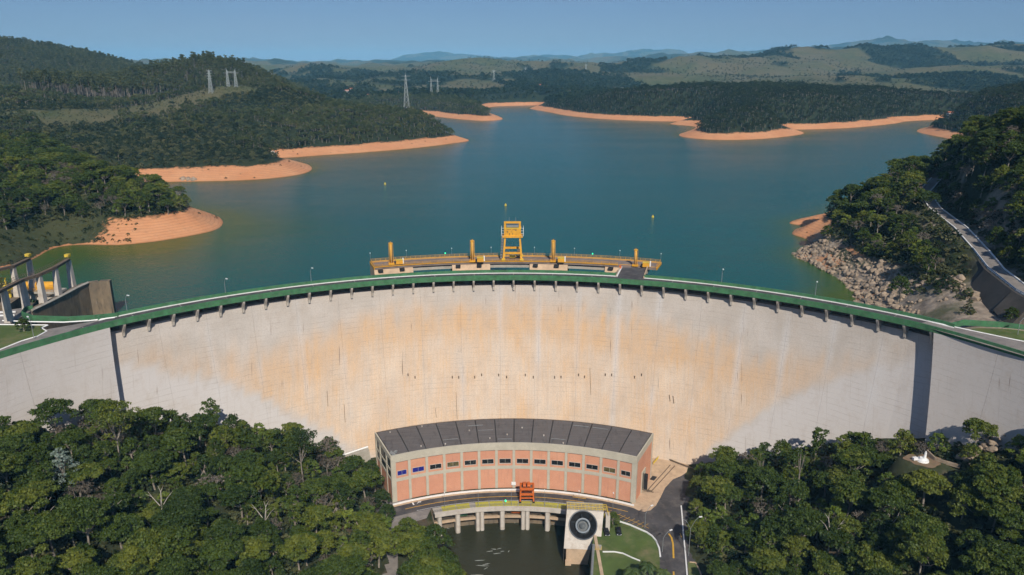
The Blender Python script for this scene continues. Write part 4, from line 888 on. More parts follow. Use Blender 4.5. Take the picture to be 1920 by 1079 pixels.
# debris on the roof corner
mb = MB(); c0 = AP(RF + 1.6, PL + 1.0, ZR)
for i in range(10):
    a = rng.uniform(-1, 1, 3); mb.box((c0[0] + a[0] * 1.3, c0[1] + a[1] * 1.3, ZR + .2 + .25 * abs(a[2])), (rng.uniform(.5, 1.3), rng.uniform(.5, 1.1), rng.uniform(.2, .7)), a[2] * 3)
tag(mb.obj('roof_unit', M['grey']), 'small grey heap of equipment on the left front corner of the powerhouse roof', 'roof unit')
for px, py in ((963, 907), (991, 908)):
    q = at(px, py, PC + (RF - .3) * math.cos(math.asin((px - 960) * .18 / RF))); o = MB().box((q[0], q[1], q[2]), (1.6 if px < 970 else .9, .25, 1.2)).obj('wall_box', M['white'], ph)

# ------------------------------------------------------------------ yard, roads, lawn
def px_poly(pts, z): return [P(x, y, z) for x, y in pts]
def sheet(name, pts, z, mat, kind='structure'):
    mb = MB(); q = px_poly(pts, z); mb.add(q, [tuple(range(len(q)))]); o = mb.obj(name, mat); o['kind'] = kind; return o
# asphalt: an arc in front of the powerhouse, plus the two ends
mb = MB(); vs = []; n = 60
for i in range(n + 1):
    d = -31 + 62.0 * i / n; vs += [AP(87.9, d, YARD + .03), AP(96.0, d, YARD + .03)]
mb.add(vs, [(2 * i, 2 * i + 1, 2 * i + 3, 2 * i + 2) for i in range(n)]); tag(mb.obj('powerhouse_road', M['asphalt']), kind='structure')
sheet('right_road', [(1120, 928), (1183, 948), (1225, 850), (1300, 866), (1322, 900), (1325, 1000), (1320, 1130), (1235, 1130), (1236, 1040), (1228, 1008), (1205, 990), (1140, 968), (1118, 952)][::-1], YARD + .018, M['asphalt'])
sheet('left_road', [(770, 935), (728, 925), (712, 1000), (706, 1130), (745, 1130), (746, 1015), (756, 985), (800, 972), (810, 950)], YARD + .018, M['asphalt_light'])
sheet('paved_apron', [(1227, 849), (1302, 876), (1277, 893), (1262, 899), (1247, 915), (1238, 934), (1230, 948), (1220, 957), (1208, 960), (1196, 957), (1182, 950)], YARD + .06, M['conc_warm'])
sheet('lawn', [(1128, 962), (1142, 967), (1206, 991), (1229, 1009), (1237, 1040), (1237, 1130), (1100, 1130), (1113, 1000)], YARD + .05, M['lawn'])
sheet('river_bank_pavement', [(1110, 1020), (1128, 1022), (1128, 1032), (1110, 1032)], YARD + .07, M['conc'])
mb = MB(); mb.sweep([(94.6, YARD), (95.15, YARD), (95.15, YARD + .55), (94.6, YARD + .55)], -26.2, 26.8, 50, PC); tag(mb.obj('white_kerb', M['white']), 'long curved white kerb along the foot of the powerhouse', 'kerb')
mb = MB(); mb.sweep([(93.7, YARD), (94.6, YARD), (94.6, YARD + .16), (93.7, YARD + .16)], -26.2, 27, 50, PC); tag(mb.obj('pavement', M['conc_warm']), kind='structure')
def arcline(name, r, d0, d1, w, mat, z=.045):
    mb = MB(); n = max(2, int(abs(d1 - d0))); vs = []
    for i in range(n + 1): d = d0 + (d1 - d0) * i / n; vs += [AP(r, d, YARD + z), AP(r + w, d, YARD + z)]
    mb.add(vs, [(2 * i, 2 * i + 1, 2 * i + 3, 2 * i + 2) for i in range(n)]); o = mb.obj(name, M[mat]); o['kind'] = 'structure'; return o
arcline('yellow_road_line', 90.7, -24.2, 16.3, .28, 'yline'); arcline('yellow_road_line', 90.5, 19.6, 26.3, .28, 'yline'); arcline('yellow_road_line', 93.0, 13.5, 16.5, .35, 'yline')
arcline('white_road_line', 88.25, -22, 16, .14, 'white')
def flat(name, pts, w, mat, z=.07):
    mb = MB(); mb.ribbon(px_poly(pts, YARD + z), w); o = mb.obj(name, M[mat]); o['kind'] = 'structure'; return o
flat('white_road_mark', [(772, 940), (776, 947)], .5, 'white'); flat('white_road_mark', [(780, 939), (789, 942)], .35, 'white'); flat('white_road_mark', [(782, 944), (790, 940)], .3, 'white')
for i in range(9):
    x0 = 1135 + i * 8.6; flat('parking_line', [(x0 + 12, 957 + i * 3.2), (x0 - 1, 963 + i * 3.25)], .14, 'yline')
flat('parking_line', [(1134, 958), (1165, 967), (1217, 991)], .16, 'yline')
flat('yellow_median', [(1254, 1001), (1259, 1008), (1262, 1020), (1263, 1047)], .55, 'yline', .1); flat('yellow_median', [(1263, 1072), (1264, 1100)], .5, 'yline', .1)
flat('yellow_road_line', [(1275, 1000), (1278, 1008)], .2, 'yline')
for pts, lab, mt, w in (([(1155, 977), (1180, 985), (1212, 999), (1222, 1006), (1230, 1015), (1236, 1030), (1238, 1045)], 'pale kerb curving between the lawn and the right yard', 'white', .45), ([(1277, 950), (1279, 970), (1281, 1000), (1285, 1040), (1289, 1090)], 'long white kerb along the right edge of the road under the trees', 'white', .4),
                        ([(1130, 1036), (1152, 1036), (1168, 1039), (1185, 1047), (1200, 1053)], 'thin white pipe rail curving across the lawn', 'white', .25)):
    mb = MB(); mb.kerb(px_poly(pts, 0) if False else [P(x, y, YARD) for x, y in pts], w, .02, .4); tag(mb.obj('white_kerb', M[mt]), lab, 'kerb')
mb = MB(); mb.kerb([P(1293, 1055, YARD), P(1304, 1056, YARD), P(1312, 1072, YARD), P(1318, 1090, YARD)], .3, .02, .3); tag(mb.obj('kerb', M['conc_warm']), 'brown kerb round the grass patch right of the road', 'kerb')
sheet('verge', [(1290, 1054), (1304, 1056), (1314, 1075), (1320, 1100), (1292, 1100)], YARD + .055, M['lawn'])
# crane rails, grate, barrier on the apron
for dx in (0, 6):
    mb = MB(); mb.bar(Vector(P(1213 + dx * 1.3, 921 + dx * .2, YARD + .15)), Vector(P(1257 + dx * 1.4, 872 + dx * .25, YARD + .15)), .22, .18); tag(mb.obj('rail', M['rust']), ('left' if dx == 0 else 'right') + ' one of the two dark rails on the paved apron', 'rail', 'rails on the apron')
mb = MB(); q = P(1216, 922, YARD + .12); mb.box(q, (3.6, .35, .2), -.25); mb.box((q[0] - .5, q[1] + .9, q[2]), (3.6, .35, .2), -.25); mb.box((q[0], q[1] + .4, q[2]), (1.2, 1.2, .3)); tag(mb.obj('rail_turntable', M['rust']), 'dark cross frame at the near end of the apron rails', 'rail turntable')
mb = MB(); q = P(1225, 897, YARD + .1); mb.box(q, (1.7, 3.0, .12), -.55)
for i in range(5): mb.box((q[0] - .6 + i * .3, q[1], q[2] + .08), (.06, 2.8, .06), -.55)
tag(mb.obj('floor_grate', M['dark']), 'dark rectangular floor grate beside the powerhouse end wall', 'grate')
mb = MB(); a, b_ = Vector(P(1225, 872, YARD)), Vector(P(1236, 859, YARD))
for z in (.5, 1.1): mb.bar(a + Vector((0, 0, z)), b_ + Vector((0, 0, z)), .16, .16)
for k in range(5): mb.bar(a.lerp(b_, k / 4), a.lerp(b_, k / 4) + Vector((0, 0, 1.15)), .14, .14)
tag(mb.obj('barrier', M['yellow2']), 'yellow railing between the powerhouse corner and the dam', 'railing')
mb = MB(); mb.bar(Vector(P(1240, 858, YARD)) + Vector((0, 0, .3)), Vector(P(1310, 885, YARD)) + Vector((0, 0, .3)), .3, .7); tag(mb.obj('pipe', M['rust']), 'dark pipe running along the foot of the dam at right', 'pipe')
mb = MB(); mb.path([Vector(P(630, 858, -63)) , Vector(P(660, 848, -62)), Vector(P(690, 838, -61.5))], .35, 6); tag(mb.obj('white_handrail', M['white']), 'white handrail at the foot of the dam left of the powerhouse', 'handrail')
q0, q1 = Vector(P(630, 858, -63)), Vector(P(692, 838, -61.5)); mb = MB(); mb.bar(q0 + Vector((0, 0, -4)), q1 + Vector((0, 0, -4)), 3.0, 7.5); tag(mb.obj('foot_wall', M['conc']), 'grey concrete ledge at the foot of the dam left of the powerhouse', 'wall')

# ------------------------------------------------------------------ tailrace deck
td = thing('tailrace_deck', 'curved concrete tailrace deck on stout piers over the dark water', 'deck', (-4, 228, YARD))
DL, DR = -18.5, 13.3
mb = MB(); mb.sweep([(83.7, YARD - 1.3), (87.9, YARD - 1.3), (87.9, YARD + .02), (83.7, YARD + .02)], DL, DR, 30, PC); mb.obj('deck_slab', M['conc'], td)
mb = MB(); mb.sweep([(83.4, YARD - 1.0), (84.6, YARD - .5), (84.6, YARD + .2), (83.4, YARD + .2)], DL, DR, 30, PC); mb.obj('edge_beam', M['conc_pale'], td)
k = 0
for a, b_ in ((-16.5, -13.2), (-13.1, -9.9), (-8.6, -5.4), (-5.3, -2.1), (-2.0, 1.4), (1.5, 4.4), (4.5, 7.6), (7.7, 10.7), (10.8, 13.2)):
    mb = MB(); mb.sweep([(84.9, YARD), (87.8, YARD), (87.8, YARD + .14), (84.9, YARD + .14)], a + .05, b_ - .05, 4, PC); mb.obj('deck_panel', M['panel'], td)
mb = MB(); mb.sweep([(88.05, YARD - 16), (89, YARD - 16), (89, YARD - .05), (88.05, YARD - .05)], DL - 1, DR + 1, 30, PC); mb.obj('rear_wall', M['conc_old'], td)
for px, w in ((822, 1.5), (858, 1.7), (896.2, 1.45), (904.3, 1.45), (942, 1.7), (980.5, 1.45), (988.6, 1.45), (1026, 1.7)):
    q = P(px, 962, YARD - 1.3); d = math.degrees(math.atan2(q[0], q[1] - PC)); hw = math.degrees(w / 2 / 84)
    mb = MB(); r0, r1 = 83.9, 88.1
    pr = []
    for (r_, e) in ((r1, -1), (r0 + .5, -1), (r0, -.6), (r0, .6), (r0 + .5, 1), (r1, 1)):
        pr.append(A(r_, d + hw * e, 0, PC)[:2])
    mb.prism(pr, W_DN - 5, YARD - 1.32); mb.obj('pier', M['conc_warm'] if False else M['conc_pale'], td)
mb = MB(); mb.sweep([(84.6, YARD - 4.6), (85.4, YARD - 4.6), (85.4, YARD - 3.9), (84.6, YARD - 3.9)], DL, DR, 30, PC); mb.obj('cross_beam', M['conc_warm'], td)
for i, (a, b_) in enumerate(((-17.5, -14), (-13.1, -10.5), (-8.4, -5.8), (-4.7, -1.2), (-.2, 2.2), (3.8, 6.8))):
    mb = MB(); mb.sweep([(86.6, YARD - 4), (87, YARD - 4), (87, YARD - 1.5), (86.6, YARD - 1.5)], a, b_, 3, PC); mb.obj('stop_gate', M['green'] if i == 1 else (M['orange'] if i in (4,) else M['rust']), td)
mb = MB(); n = 40
for i in range(n + 1): d = DL + (DR - DL) * i / n; mb.bar(AP(84.75, d, YARD + .1), AP(84.75, d, YARD + 1.15), .05, .05)
for z in (.6, 1.15): mb.sweep([(84.72, YARD + z - .03), (84.78, YARD + z - .03), (84.78, YARD + z + .03), (84.72, YARD + z + .03)], DL, DR, 30, PC)
mb.obj('railing', M['grey'], td)
for i, px in enumerate((834, 897, 959, 1021, 1085, 1149)):
    q = P(px, 948 + (abs(px - 985) / 60) ** 2 * .8, YARD); t = thing('lamp_pole', 'thin lamp pole by the powerhouse road, ' + ('first from the left', 'second from the left', 'just left of the orange crane', 'just right of the orange crane', 'beside the valve house', 'above the parking lines')[i], 'lamp pole', q, 'thin lamp poles along the powerhouse road')
    MB().tube(q, (q[0], q[1], YARD + 6.0), .07, .045, 5).obj('pole', M['grey'], t); MB().box((q[0], q[1] + .2, YARD + 6.1), (.3, .7, .14)).obj('lamp_head', M['white'], t)
q = P(948, 945, YARD); t = thing('signal_lamp', 'green signal lamp on the tailrace deck left of the orange crane', 'signal lamp', q); MB().box((q[0], q[1], YARD + .5), (.3, .3, 1.0)).obj('stem', M['grey'], t); MB().tube((q[0], q[1], YARD + 1.0), (q[0], q[1], YARD + 1.5), .35, .25, 8).obj('lens', M['greenlamp'], t)
# orange crane
q = P(988, 943, YARD); oc = thing('tailrace_crane', 'orange gate crane straddling the tailrace deck', 'crane', q)
for sx in (-2.25, 2.25):
    for sy in (0, 3.4):
        mb = MB(); mb.bar((q[0] + sx * 1.05, q[1] + sy, YARD + .5), (q[0] + sx * .97, q[1] + sy, YARD + 5.4), .6, .5); mb.obj('leg', M['orange'], oc); MB().box((q[0] + sx * 1.05, q[1] + sy, YARD + .35), (.8, 1.1, .6)).obj('wheel_bogie', M['dark'], oc)
    mb = MB(); mb.bar((q[0] + sx, q[1] - .3, YARD + 5.5), (q[0] + sx, q[1] + 3.7, YARD + 5.5), .6, .7); mb.bar((q[0] + sx, q[1], YARD + 1.5), (q[0] + sx, q[1] + 3.4, YARD + 1.5), .35, .4); mb.obj('side_beam', M['orange'], oc)
for y_, z_, h_ in ((0, 5.5, .8), (0, 3.4, .8), (0, 1.9, .3), (3.4, 5.5, .8), (3.4, 2.6, .4)):
    mb = MB(); mb.bar((q[0] - 2.3, q[1] + y_, YARD + z_), (q[0] + 2.3, q[1] + y_, YARD + z_), .5, h_); mb.obj('cross_beam', M['orange'], oc)
for x_ in (-.9, .6): mb = MB(); mb.box((q[0] + x_, q[1] + 1.7, YARD + 6.3), (1.1, 1.8, 1.1)); mb.tube((q[0] + x_ - .5, q[1] + .7, YARD + 6.4), (q[0] + x_ + .5, q[1] + .7, YARD + 6.4), .45, .45, 8); mb.obj('hoist', M['orange'], oc)
mb = MB(); mb.box((q[0], q[1] + 1.7, YARD + 5.2), (4, 3, .15)); mb.obj('hoist_floor', M['rust'], oc)

# ------------------------------------------------------------------ valve house with the round outlet
TL, TR = Vector(P(1063, 956, -62.0)), Vector(P(1132, 960, -62.0)); BL, BR = Vector(P(1057, 1029, -71.2)), Vector(P(1125, 1032, -71.2))
vh = thing('valve_house', 'sloping concrete valve house with big round dark outlet over the tailrace', 'valve house', ((TL.x + TR.x) / 2, TL.y, YARD))
U = (TR - TL).normalized(); V = ((BL + BR) / 2 - (TL + TR) / 2); V = (V - U * V.dot(U)).normalized(); Nn = U.cross(V); 
if Nn.y > 0: Nn = -Nn
C0 = Vector(); u, v = (1093 - 960) / F, (985 - 539.5) / F; ray = Vector((u, CP - v * SP, -(SP + v * CP))); tt = (TL - Vector((0, 0, CAM_H))).dot(Nn) / ray.dot(Nn); C0 = Vector((0, 0, CAM_H)) + ray * tt
RO = 4.55; n = 40
def circ(r, off, c=C0): return [c + U * (r * math.cos(2 * math.pi * i / n)) + V * (r * math.sin(2 * math.pi * i / n)) + Nn * off for i in range(n)]
corners = [TL, TR, BR, BL]
mb = MB(); ring_v = circ(RO, 0); outer = []
# project the rim outward onto the quadrilateral
def edge_point(dirv):
    best = None
    for a, b_ in zip(corners, corners[1:] + corners[:1]):
        e = b_ - a; den = dirv.cross(e).dot(Nn)
        if abs(den) < 1e-9: continue
        s = (a - C0).cross(e).dot(Nn) / den; w = (a - C0).cross(dirv).dot(Nn) / den
        if s > 0 and -1e-6 <= w <= 1 + 1e-6 and (best is None or s < best): best = s
    return C0 + dirv * best
angs = [2 * math.pi * i / n for i in range(n)]
for i in range(n): outer.append(edge_point((U * math.cos(angs[i]) + V * math.sin(angs[i]))))
for cpt in corners:      # snap nearest outer point to each corner
    k = min(range(n), key=lambda i: (outer[i] - cpt).length); outer[k] = cpt.copy()
mb.add(ring_v + outer, [(i, (i + 1) % n, n + (i + 1) % n, n + i) for i in range(n)]); mb.obj('sloping_face', M['conc_pale'], vh)
mb = MB(); back = [Vector((TL.x + .2, TL.y + 5, -62)), Vector((TR.x + .2, TR.y + 5, -62))]
LW = [Vector((BL.x, BL.y + .3, W_DN - 5)), Vector((BR.x, BR.y + .3, W_DN - 5)), Vector((TR.x, TR.y + 5, W_DN - 5)), Vector((TL.x, TL.y + 5, W_DN - 5))]
mb.add([TL, TR, BR, BL, back[0], back[1]] + LW, [(0, 1, 5, 4), (4, 5, 8, 9), (0, 4, 9, 6, 3), (1, 2, 7, 8, 5)]); mb.obj('side_walls', M['conc'], vh)
fl, fr2 = Vector(P(1062, 1031, -71.3)), Vector(P(1111, 1033, -71.3)); mb = MB()
mb.hexa([Vector((fl.x, fl.y + .4, W_DN - 5)), Vector((fr2.x, fr2.y + .4, W_DN - 5)), Vector((fr2.x, fr2.y + 6, W_DN - 5)), Vector((fl.x, fl.y + 6, W_DN - 5)), fl + Vector((0, .4, 0)), fr2 + Vector((0, .4, 0)), fr2 + Vector((0, 6, 0)), fl + Vector((0, 6, 0))]); mb.obj('lower_wall', M['conc_warm'], vh)
mb = MB(); mb.hexa([fl + Vector((-.3, -.6, -7)), fl + Vector((1.6, -.6, -7)), fl + Vector((1.6, .6, -7)), fl + Vector((-.3, .6, -7)), fl + Vector((-.3, -.6, -4.2)), fl + Vector((1.6, -.6, -4.2)), fl + Vector((1.6, .6, -4.2)), fl + Vector((-.3, .6, -4.2))]); mb.obj('corner_block', M['conc_warm'], vh)
def ringmb(r0, o0_, r1, o1): m_ = MB(); m_.add(circ(r0, o0_) + circ(r1, o1), [(i, (i + 1) % n, n + (i + 1) % n, n + i) for i in range(n)]); return m_
m_ = ringmb(RO + .25, .02, RO + .2, .25); q = ringmb(RO + .2, .25, RO - .15, .2); m_.add(q.v, q.f); m_.obj('outlet_rim', simple('blue_grey_steel', (.075, .085, .10), .5), vh)
ringmb(RO - .15, .2, 2.6, -3.2).obj('outlet_cone', M['dark'], vh, True)
m_ = ringmb(2.45, -3.2, 2.45, -.9); q = ringmb(2.45, -.9, 1.95, -.9); m_.add(q.v, q.f); q = ringmb(1.95, -.9, 1.6, -2.4); m_.add(q.v, q.f); m_.obj('inner_ring', simple('bluish_valve_ring', (.16, .19, .22), .45), vh)
m_ = ringmb(1.6, -2.4, 1.0, -2.4); q = ringmb(1.0, -2.4, 1.0, -1.3); m_.add(q.v, q.f); q = ringmb(1.0, -1.3, .3, -1.0); m_.add(q.v, q.f); q = ringmb(.3, -1.0, .01, -.95); m_.add(q.v, q.f); m_.obj('valve_core', M['grey'] if False else simple('dull_valve_steel', (.10, .11, .115), .5), vh)
ringmb(3.0, -3.3, .01, -3.3).obj('outlet_back', M['dark'], vh)
for i in range(6):
    a_ = i * math.pi / 3 + .3; dv = U * math.cos(a_) + V * math.sin(a_); m_ = MB(); m_.bar(C0 + dv * 2.4 - Nn * 1.6, C0 + dv * 4.2 - Nn * .7, .12, .7); m_.obj('outlet_fin', M['dark'], vh)
mb = MB(); A0, A1 = TL + Vector((.2, .4, 0)), TR + Vector((1.2, .4, 0))
for z in (.5, 1.1): mb.bar(A0 + Vector((0, 0, z)), A1 + Vector((0, 0, z)), .12, .12); mb.bar(A0 + Vector((0, 2, z)), A1 + Vector((0, 2, z)), .12, .12); mb.bar(A1 + Vector((0, 2, z)), A1 + Vector((0, -3.5, z - .0)), .1, .1)
for i in range(12):
    for y_ in (0, 2): p_ = A0.lerp(A1, i / 11) + Vector((0, y_, 0)); mb.bar(p_, p_ + Vector((0, 0, 1.15)), .12, .12)
mb.obj('railing', M['yellow2'], vh)
mb = MB(); mb.box((TR.x + 1.2, TR.y - 1.2, -65), (1.4, 2.2, 5.8)); mb.obj('side_box', M['conc_pale'], vh)
mb = MB(); p_ = Vector(P(1137, 975, YARD)); mb.box((p_.x, p_.y, YARD + 1.0), (1.2, 1.8, .12)); [mb.bar((p_.x + x_, p_.y + y_, YARD), (p_.x + x_, p_.y + y_, YARD + 1.9), .1, .1) for x_ in (-.6, .6) for y_ in (-.8, .8)]; [mb.bar((p_.x + x_, p_.y - .8, YARD + z), (p_.x + x_, p_.y + .8, YARD + z), .09, .09) for x_ in (-.6, .6) for z in (1.4, 1.9)]; tag(mb.obj('access_stair', M['yellow2']), 'small yellow stair platform on the right side of the valve house', 'stair')
mb = MB(); a, b_ = Vector(P(1113, 1022, YARD + 1.0)), Vector(P(1108, 1100, YARD + 1)); mb.tube(a, b_, .42, .42, 10); mb.tube(a, a + Vector((0, 0, -1)), .5, .5, 8); tag(mb.obj('pipe', M['grey']), 'shiny metal pipe running down from the valve house along the river wall', 'pipe')
mb = MB(); wx = P(1115, 1025, YARD)[0]; mb.prism([(wx + .2, 213), (wx + .2, 120), (wx + 1.2, 120), (wx + 1.2, 213)][::-1], W_DN - 5, YARD + .3); tag(mb.obj('river_wall', M['conc_warm']), 'retaining wall along the right side of the tailrace', 'wall')
mb = MB(); mb.bar(Vector(P(1111, 1030, YARD + .9)), Vector(P(1128, 1030, YARD + .9)), .12, .12); mb.bar(Vector(P(1111, 1030, YARD + .4)), Vector(P(1128, 1030, YARD + .4)), .1, .1)
for x_ in (1111, 1117, 1123, 1128): mb.bar(Vector(P(x_, 1030, YARD)), Vector(P(x_, 1030, YARD)) + Vector((0, 0, 1)), .1, .1)
tag(mb.obj('barrier', M['yellow2']), 'short yellow railing on the river bank below the valve house', 'railing')

# river
rx0, rx1 = -30.0, P(1115, 1025, YARD)[0] + .5
xs = np.linspace(rx0, rx1, 50); ys = np.linspace(110, 236, 100); xx, yy = np.meshgrid(xs, ys, indexing='ij'); i = np.arange(49)[:, None] * 100 + np.arange(99)[None]
river = bpy.data.objects.new('tailrace_water', npmesh('tailrace_water', np.stack([xx.ravel(), yy.ravel(), np.full(xx.size, W_DN)], 1), np.stack([i, i + 100, i + 101, i + 1], -1).reshape(-1, 4), M['river'], True, {'shore': np.zeros(xx.size)})); COL.objects.link(river); river['kind'] = 'structure'
foam = simple('foam', (.36, .38, .35), .8, .15, 1.5); mb = MB()
for px, py, a_, l_ in ((918, 1034, .2, 3), (926, 1030, -.2, 2.5), (936, 1029, .4, 2.2), (942, 1034, .1, 1.8), (954, 1034, 1.2, 1.5), (932, 1038, .2, 3.5), (905, 1061, -.1, 6), (912, 1058, .3, 4), (900, 1051, .1, 5), (911, 1066, .7, 2.5), (895, 1078, 0, 5), (835, 987, -.5, 2.2), (838, 990, -.6, 3), (968, 980, .5, 2.5)):
    q = P(px, py, W_DN + .02); k = 14; pts = []
    for j in range(k): t_ = 2 * math.pi * j / k; w_ = rng.uniform(.6, 1.2); x_, y_ = l_ / 2.6 * math.cos(t_) * w_, .17 * math.sin(t_) * w_; pts.append((q[0] + x_ * math.cos(a_) - y_ * math.sin(a_), q[1] + x_ * math.sin(a_) + y_ * math.cos(a_), W_DN + .015))
    mb.add(pts, [tuple(range(k))])
tag(mb.obj('river_foam', foam), kind='stuff')

# cars
def car(label, px, py, rz, mat):
    q = P(px, py, YARD + .05); t = thing('parked_car', label, 'car', (0, 0, 0), 'black cars parked on the lawn'); mb = MB()
    W2 = .86
    prof = [(-2.1, .35), (-2.15, .75), (-1.75, .92), (1.2, .98), (2.0, .92), (2.1, .6), (2.08, .35)]
    k = len(prof); vs = [(s * W2 * (1 if z < .9 else .94), y, z) for s in (-1, 1) for y, z in prof]
    mb.add(vs, [tuple(range(k)), tuple(range(2 * k - 1, k - 1, -1))] + [(i, i + k, (i + 1) % k + k, (i + 1) % k) for i in range(k)]); mb.obj('body', mat, t)
    mb = MB(); mb.hexa([(-.78, -1.0, .93), (.78, -1.0, .93), (.78, 1.6, .93), (-.78, 1.6, .93), (-.6, -.3, 1.42), (.6, -.3, 1.42), (.6, 1.15, 1.42), (-.6, 1.15, 1.42)]); mb.obj('windows', M['glass'], t)
    mb = MB(); mb.box((0, .42, 1.44), (1.22, 1.5, .05)); mb.obj('roof', mat, t)
    for sx in (-1, 1):
        for y_ in (-1.35, 1.35): mb = MB(); mb.tube((sx * .72, y_, .32), (sx * .9, y_, .32), .32, .32, 12); mb.obj('wheel', M['tyre'], t)
        mb = MB(); mb.box((sx * .6, -2.13, .68), (.35, .06, .15)); mb.obj('headlight', M['white'], t)
    mb = MB(); mb.box((0, -2.16, .5), (1.2, .05, .12)); mb.obj('bumper', M['grey'], t)
    t.location = q; t.rotation_euler = (0, 0, rz)
car('black car parked on the lawn nearest the valve house', 1137, 1000, .05, M['carblack']); car('black car with pale reflections parked on the lawn to the right of the small tree', 1160, 999, -.05, M['carblack'])

# street lamps round the yard
lamp('curved white street lamp at the corner of the paved apron', P(1209, 990, YARD), 7.5, 2.4, .6)
lamp('curved street lamp at the kerb beside the yellow median', P(1242, 1035, YARD), 7, 2.6, .5)
t = lamp('tall double armed street lamp right of the yard', P(1291, 1042, YARD), 13.5, 2.8, .25)
b0_ = P(1291, 1042, YARD); mb = MB(); mb.path([(b0_[0] - s * 2.6, b0_[1], YARD + 13.5 * (0.72 + .26 * math.sin(s * math.pi / 2))) for s in (0, .3, .6, 1)], .07, 5); mb.obj('second_arm', M['grey'], t)
lamp('curved white street lamp among the trees left of the tailrace', P(750, 1022, YARD), 8.5, 2.6, .2)

# statue in the clearing on the right slope
q = P(1730, 863, -33.0); mb = MB(); ce = []
for i_ in range(28):
    a_ = i_ * math.pi / 14; rr_ = 1 + .12 * math.sin(3 * a_) + .08 * math.sin(7 * a_); ce.append((q[0] + .5 + 5.2 * rr_ * math.cos(a_), q[1] + .3 + 3.9 * rr_ * math.sin(a_), -33.22))
mb.add(ce, [tuple(range(28))]); tag(mb.obj('clearing_ground', simple('dry_brown_earth', (.23, .155, .10), .95, .3, .4, dirt=(.13, .12, .06))), kind='structure')
t = thing('white_statue', 'small white monument with round base in a clearing on the right slope', 'statue', q)
mb = MB(); mb.tube((q[0], q[1], -33.6), (q[0], q[1], -32.7), 1.9, 1.6, 16); mb.tube((q[0], q[1], -32.7), (q[0], q[1], -32.2), 1.2, .9, 16); mb.obj('round_base', M['white'], t)
mb = MB(); mb.tube((q[0] + .5, q[1], -32.2), (q[0] + .55, q[1], -30.6), .42, .34, 10); mb.tube((q[0] + .55, q[1], -30.6), (q[0] + .55, q[1], -30.1), .28, .2, 8); mb.obj('column', M['white'], t)
mb = MB(); mb.box((q[0] - 2.3, q[1] + .2, -32.6), (1.3, .9, .8), .2); mb.obj('side_plinth', M['white'], t)
mb = MB(); a, b_ = Vector(P(1752, 862, -33)), Vector(P(1800, 875, -33)); mb.bar(a, b_, .5, 1.1); mb.bar(a, a + Vector((-1.0, 3, 1)), .4, 1.6); tag(mb.obj('stone_wall', M['rock']), 'low grey retaining wall beside the white monument', 'wall')

# right bank road, wall, rails
rp = ROAD_UP
mb = MB(); mb.ribbon([(x, y, z + .05) for x, y, z in rp], 5.3); tag(mb.obj('bank_road', M['asphalt_light']), kind='structure')
for off, lab in ((-2.6, 'left'), (2.6, 'right')):
    pts = []
    for i, p_ in enumerate(rp):
        a = Vector(rp[max(i - 1, 0)][:2]); b_ = Vector(rp[min(i + 1, len(rp) - 1)][:2]); d = (b_ - a).normalized(); pts.append((p_[0] + d.y * off, p_[1] - d.x * off, p_[2]))
    mb = MB(); mb.kerb(pts, .42, .0, .45); tag(mb.obj('white_kerb', M['white']), 'white kerb along the ' + lab + ' side of the road climbing the right bank', 'kerb')
    if off < 0:
        mb = MB()
        for i in range(0, 3):
            for k in range(6): a = Vector(pts[i]).lerp(Vector(pts[i + 1]), k / 6); mb.bar(a + Vector((-.5, 0, 0)), a + Vector((-.5, 0, 1.0)), .15, .15)
            mb.bar(Vector(pts[i]) + Vector((-.5, 0, .85)), Vector(pts[i + 1]) + Vector((-.5, 0, .85)), .12, .3)
        tag(mb.obj('guard_rail', M['bluerail']), 'blue guard rail on the lake side of the right bank road', 'guard rail')
mb = MB(); w = [(168.6, 228, 7.2), (169.0, 239, 8), (173.4, 262, 9.3), (177, 272, 10)]
for a, b_ in zip(w[:-1], w[1:]):
    mb.hexa([(a[0] - 8, a[1], -1), (b_[0] - 7, b_[1], 1.5), (b_[0] + .6, b_[1], -3), (a[0] + .6, a[1], -4.5), (a[0] - 1.8, a[1], a[2] + .25), (b_[0] - 1.8, b_[1], b_[2] + .25), (b_[0] + .6, b_[1], b_[2] - .2), (a[0] + .6, a[1], a[2] - .2)])
tag(mb.obj('retaining_wall', simple('dark_shotcrete', (.085, .075, .065), .95, .35, .15, dirt=(.05, .045, .04))), 'dark sloping retaining wall below the right bank road', 'wall')
# ------------------------------------------------------------------ trees
def leaf_cloud(centres, radii, n_per, size, rg, up=0.35):
    """small quads spread over the shells of leaf clumps; returns verts, faces, tint"""
    V_, T_ = [], []
    for (c, r) in zip(centres, radii):
        n = int(n_per * (r[0] * r[1]) ** 1.0)
        d = rg.normal(size=(n, 3)); d /= np.linalg.norm(d, axis=1, keepdims=True); d[:, 2] = np.where(d[:, 2] < -0.25, -d[:, 2], d[:, 2])
        rad = rg.uniform(0.55, 1.06, n)[:, None]; p = np.array(c) + d * np.array(r) * rad
        nr = d * 0.6 + rg.normal(size=(n, 3)) * 0.6 + np.array([0, 0, up * .6]); nr /= np.linalg.norm(nr, axis=1, keepdims=True)
        t1 = np.cross(nr, rg.normal(size=(n, 3))); t1 /= np.linalg.norm(t1, axis=1, keepdims=True); t2 = np.cross(nr, t1)
        s = size * rg.uniform(0.55, 1.3, n)[:, None]; a, b_ = t1 * s * 0.5, t2 * s * 0.5 * rg.uniform(0.5, 1.0, n)[:, None]
        V_.append(np.stack([p - a, p - b_ * .9, p + a, p + b_], 1).reshape(-1, 3)); base = rg.uniform(0, 1); T_.append(np.repeat(np.clip(base * .7 + .3 * rg.uniform(0, 1, n), 0, 1), 4))
    v = np.concatenate(V_); t = np.concatenate(T_); f = np.arange(len(v)).reshape(-1, 4); return v, f, t
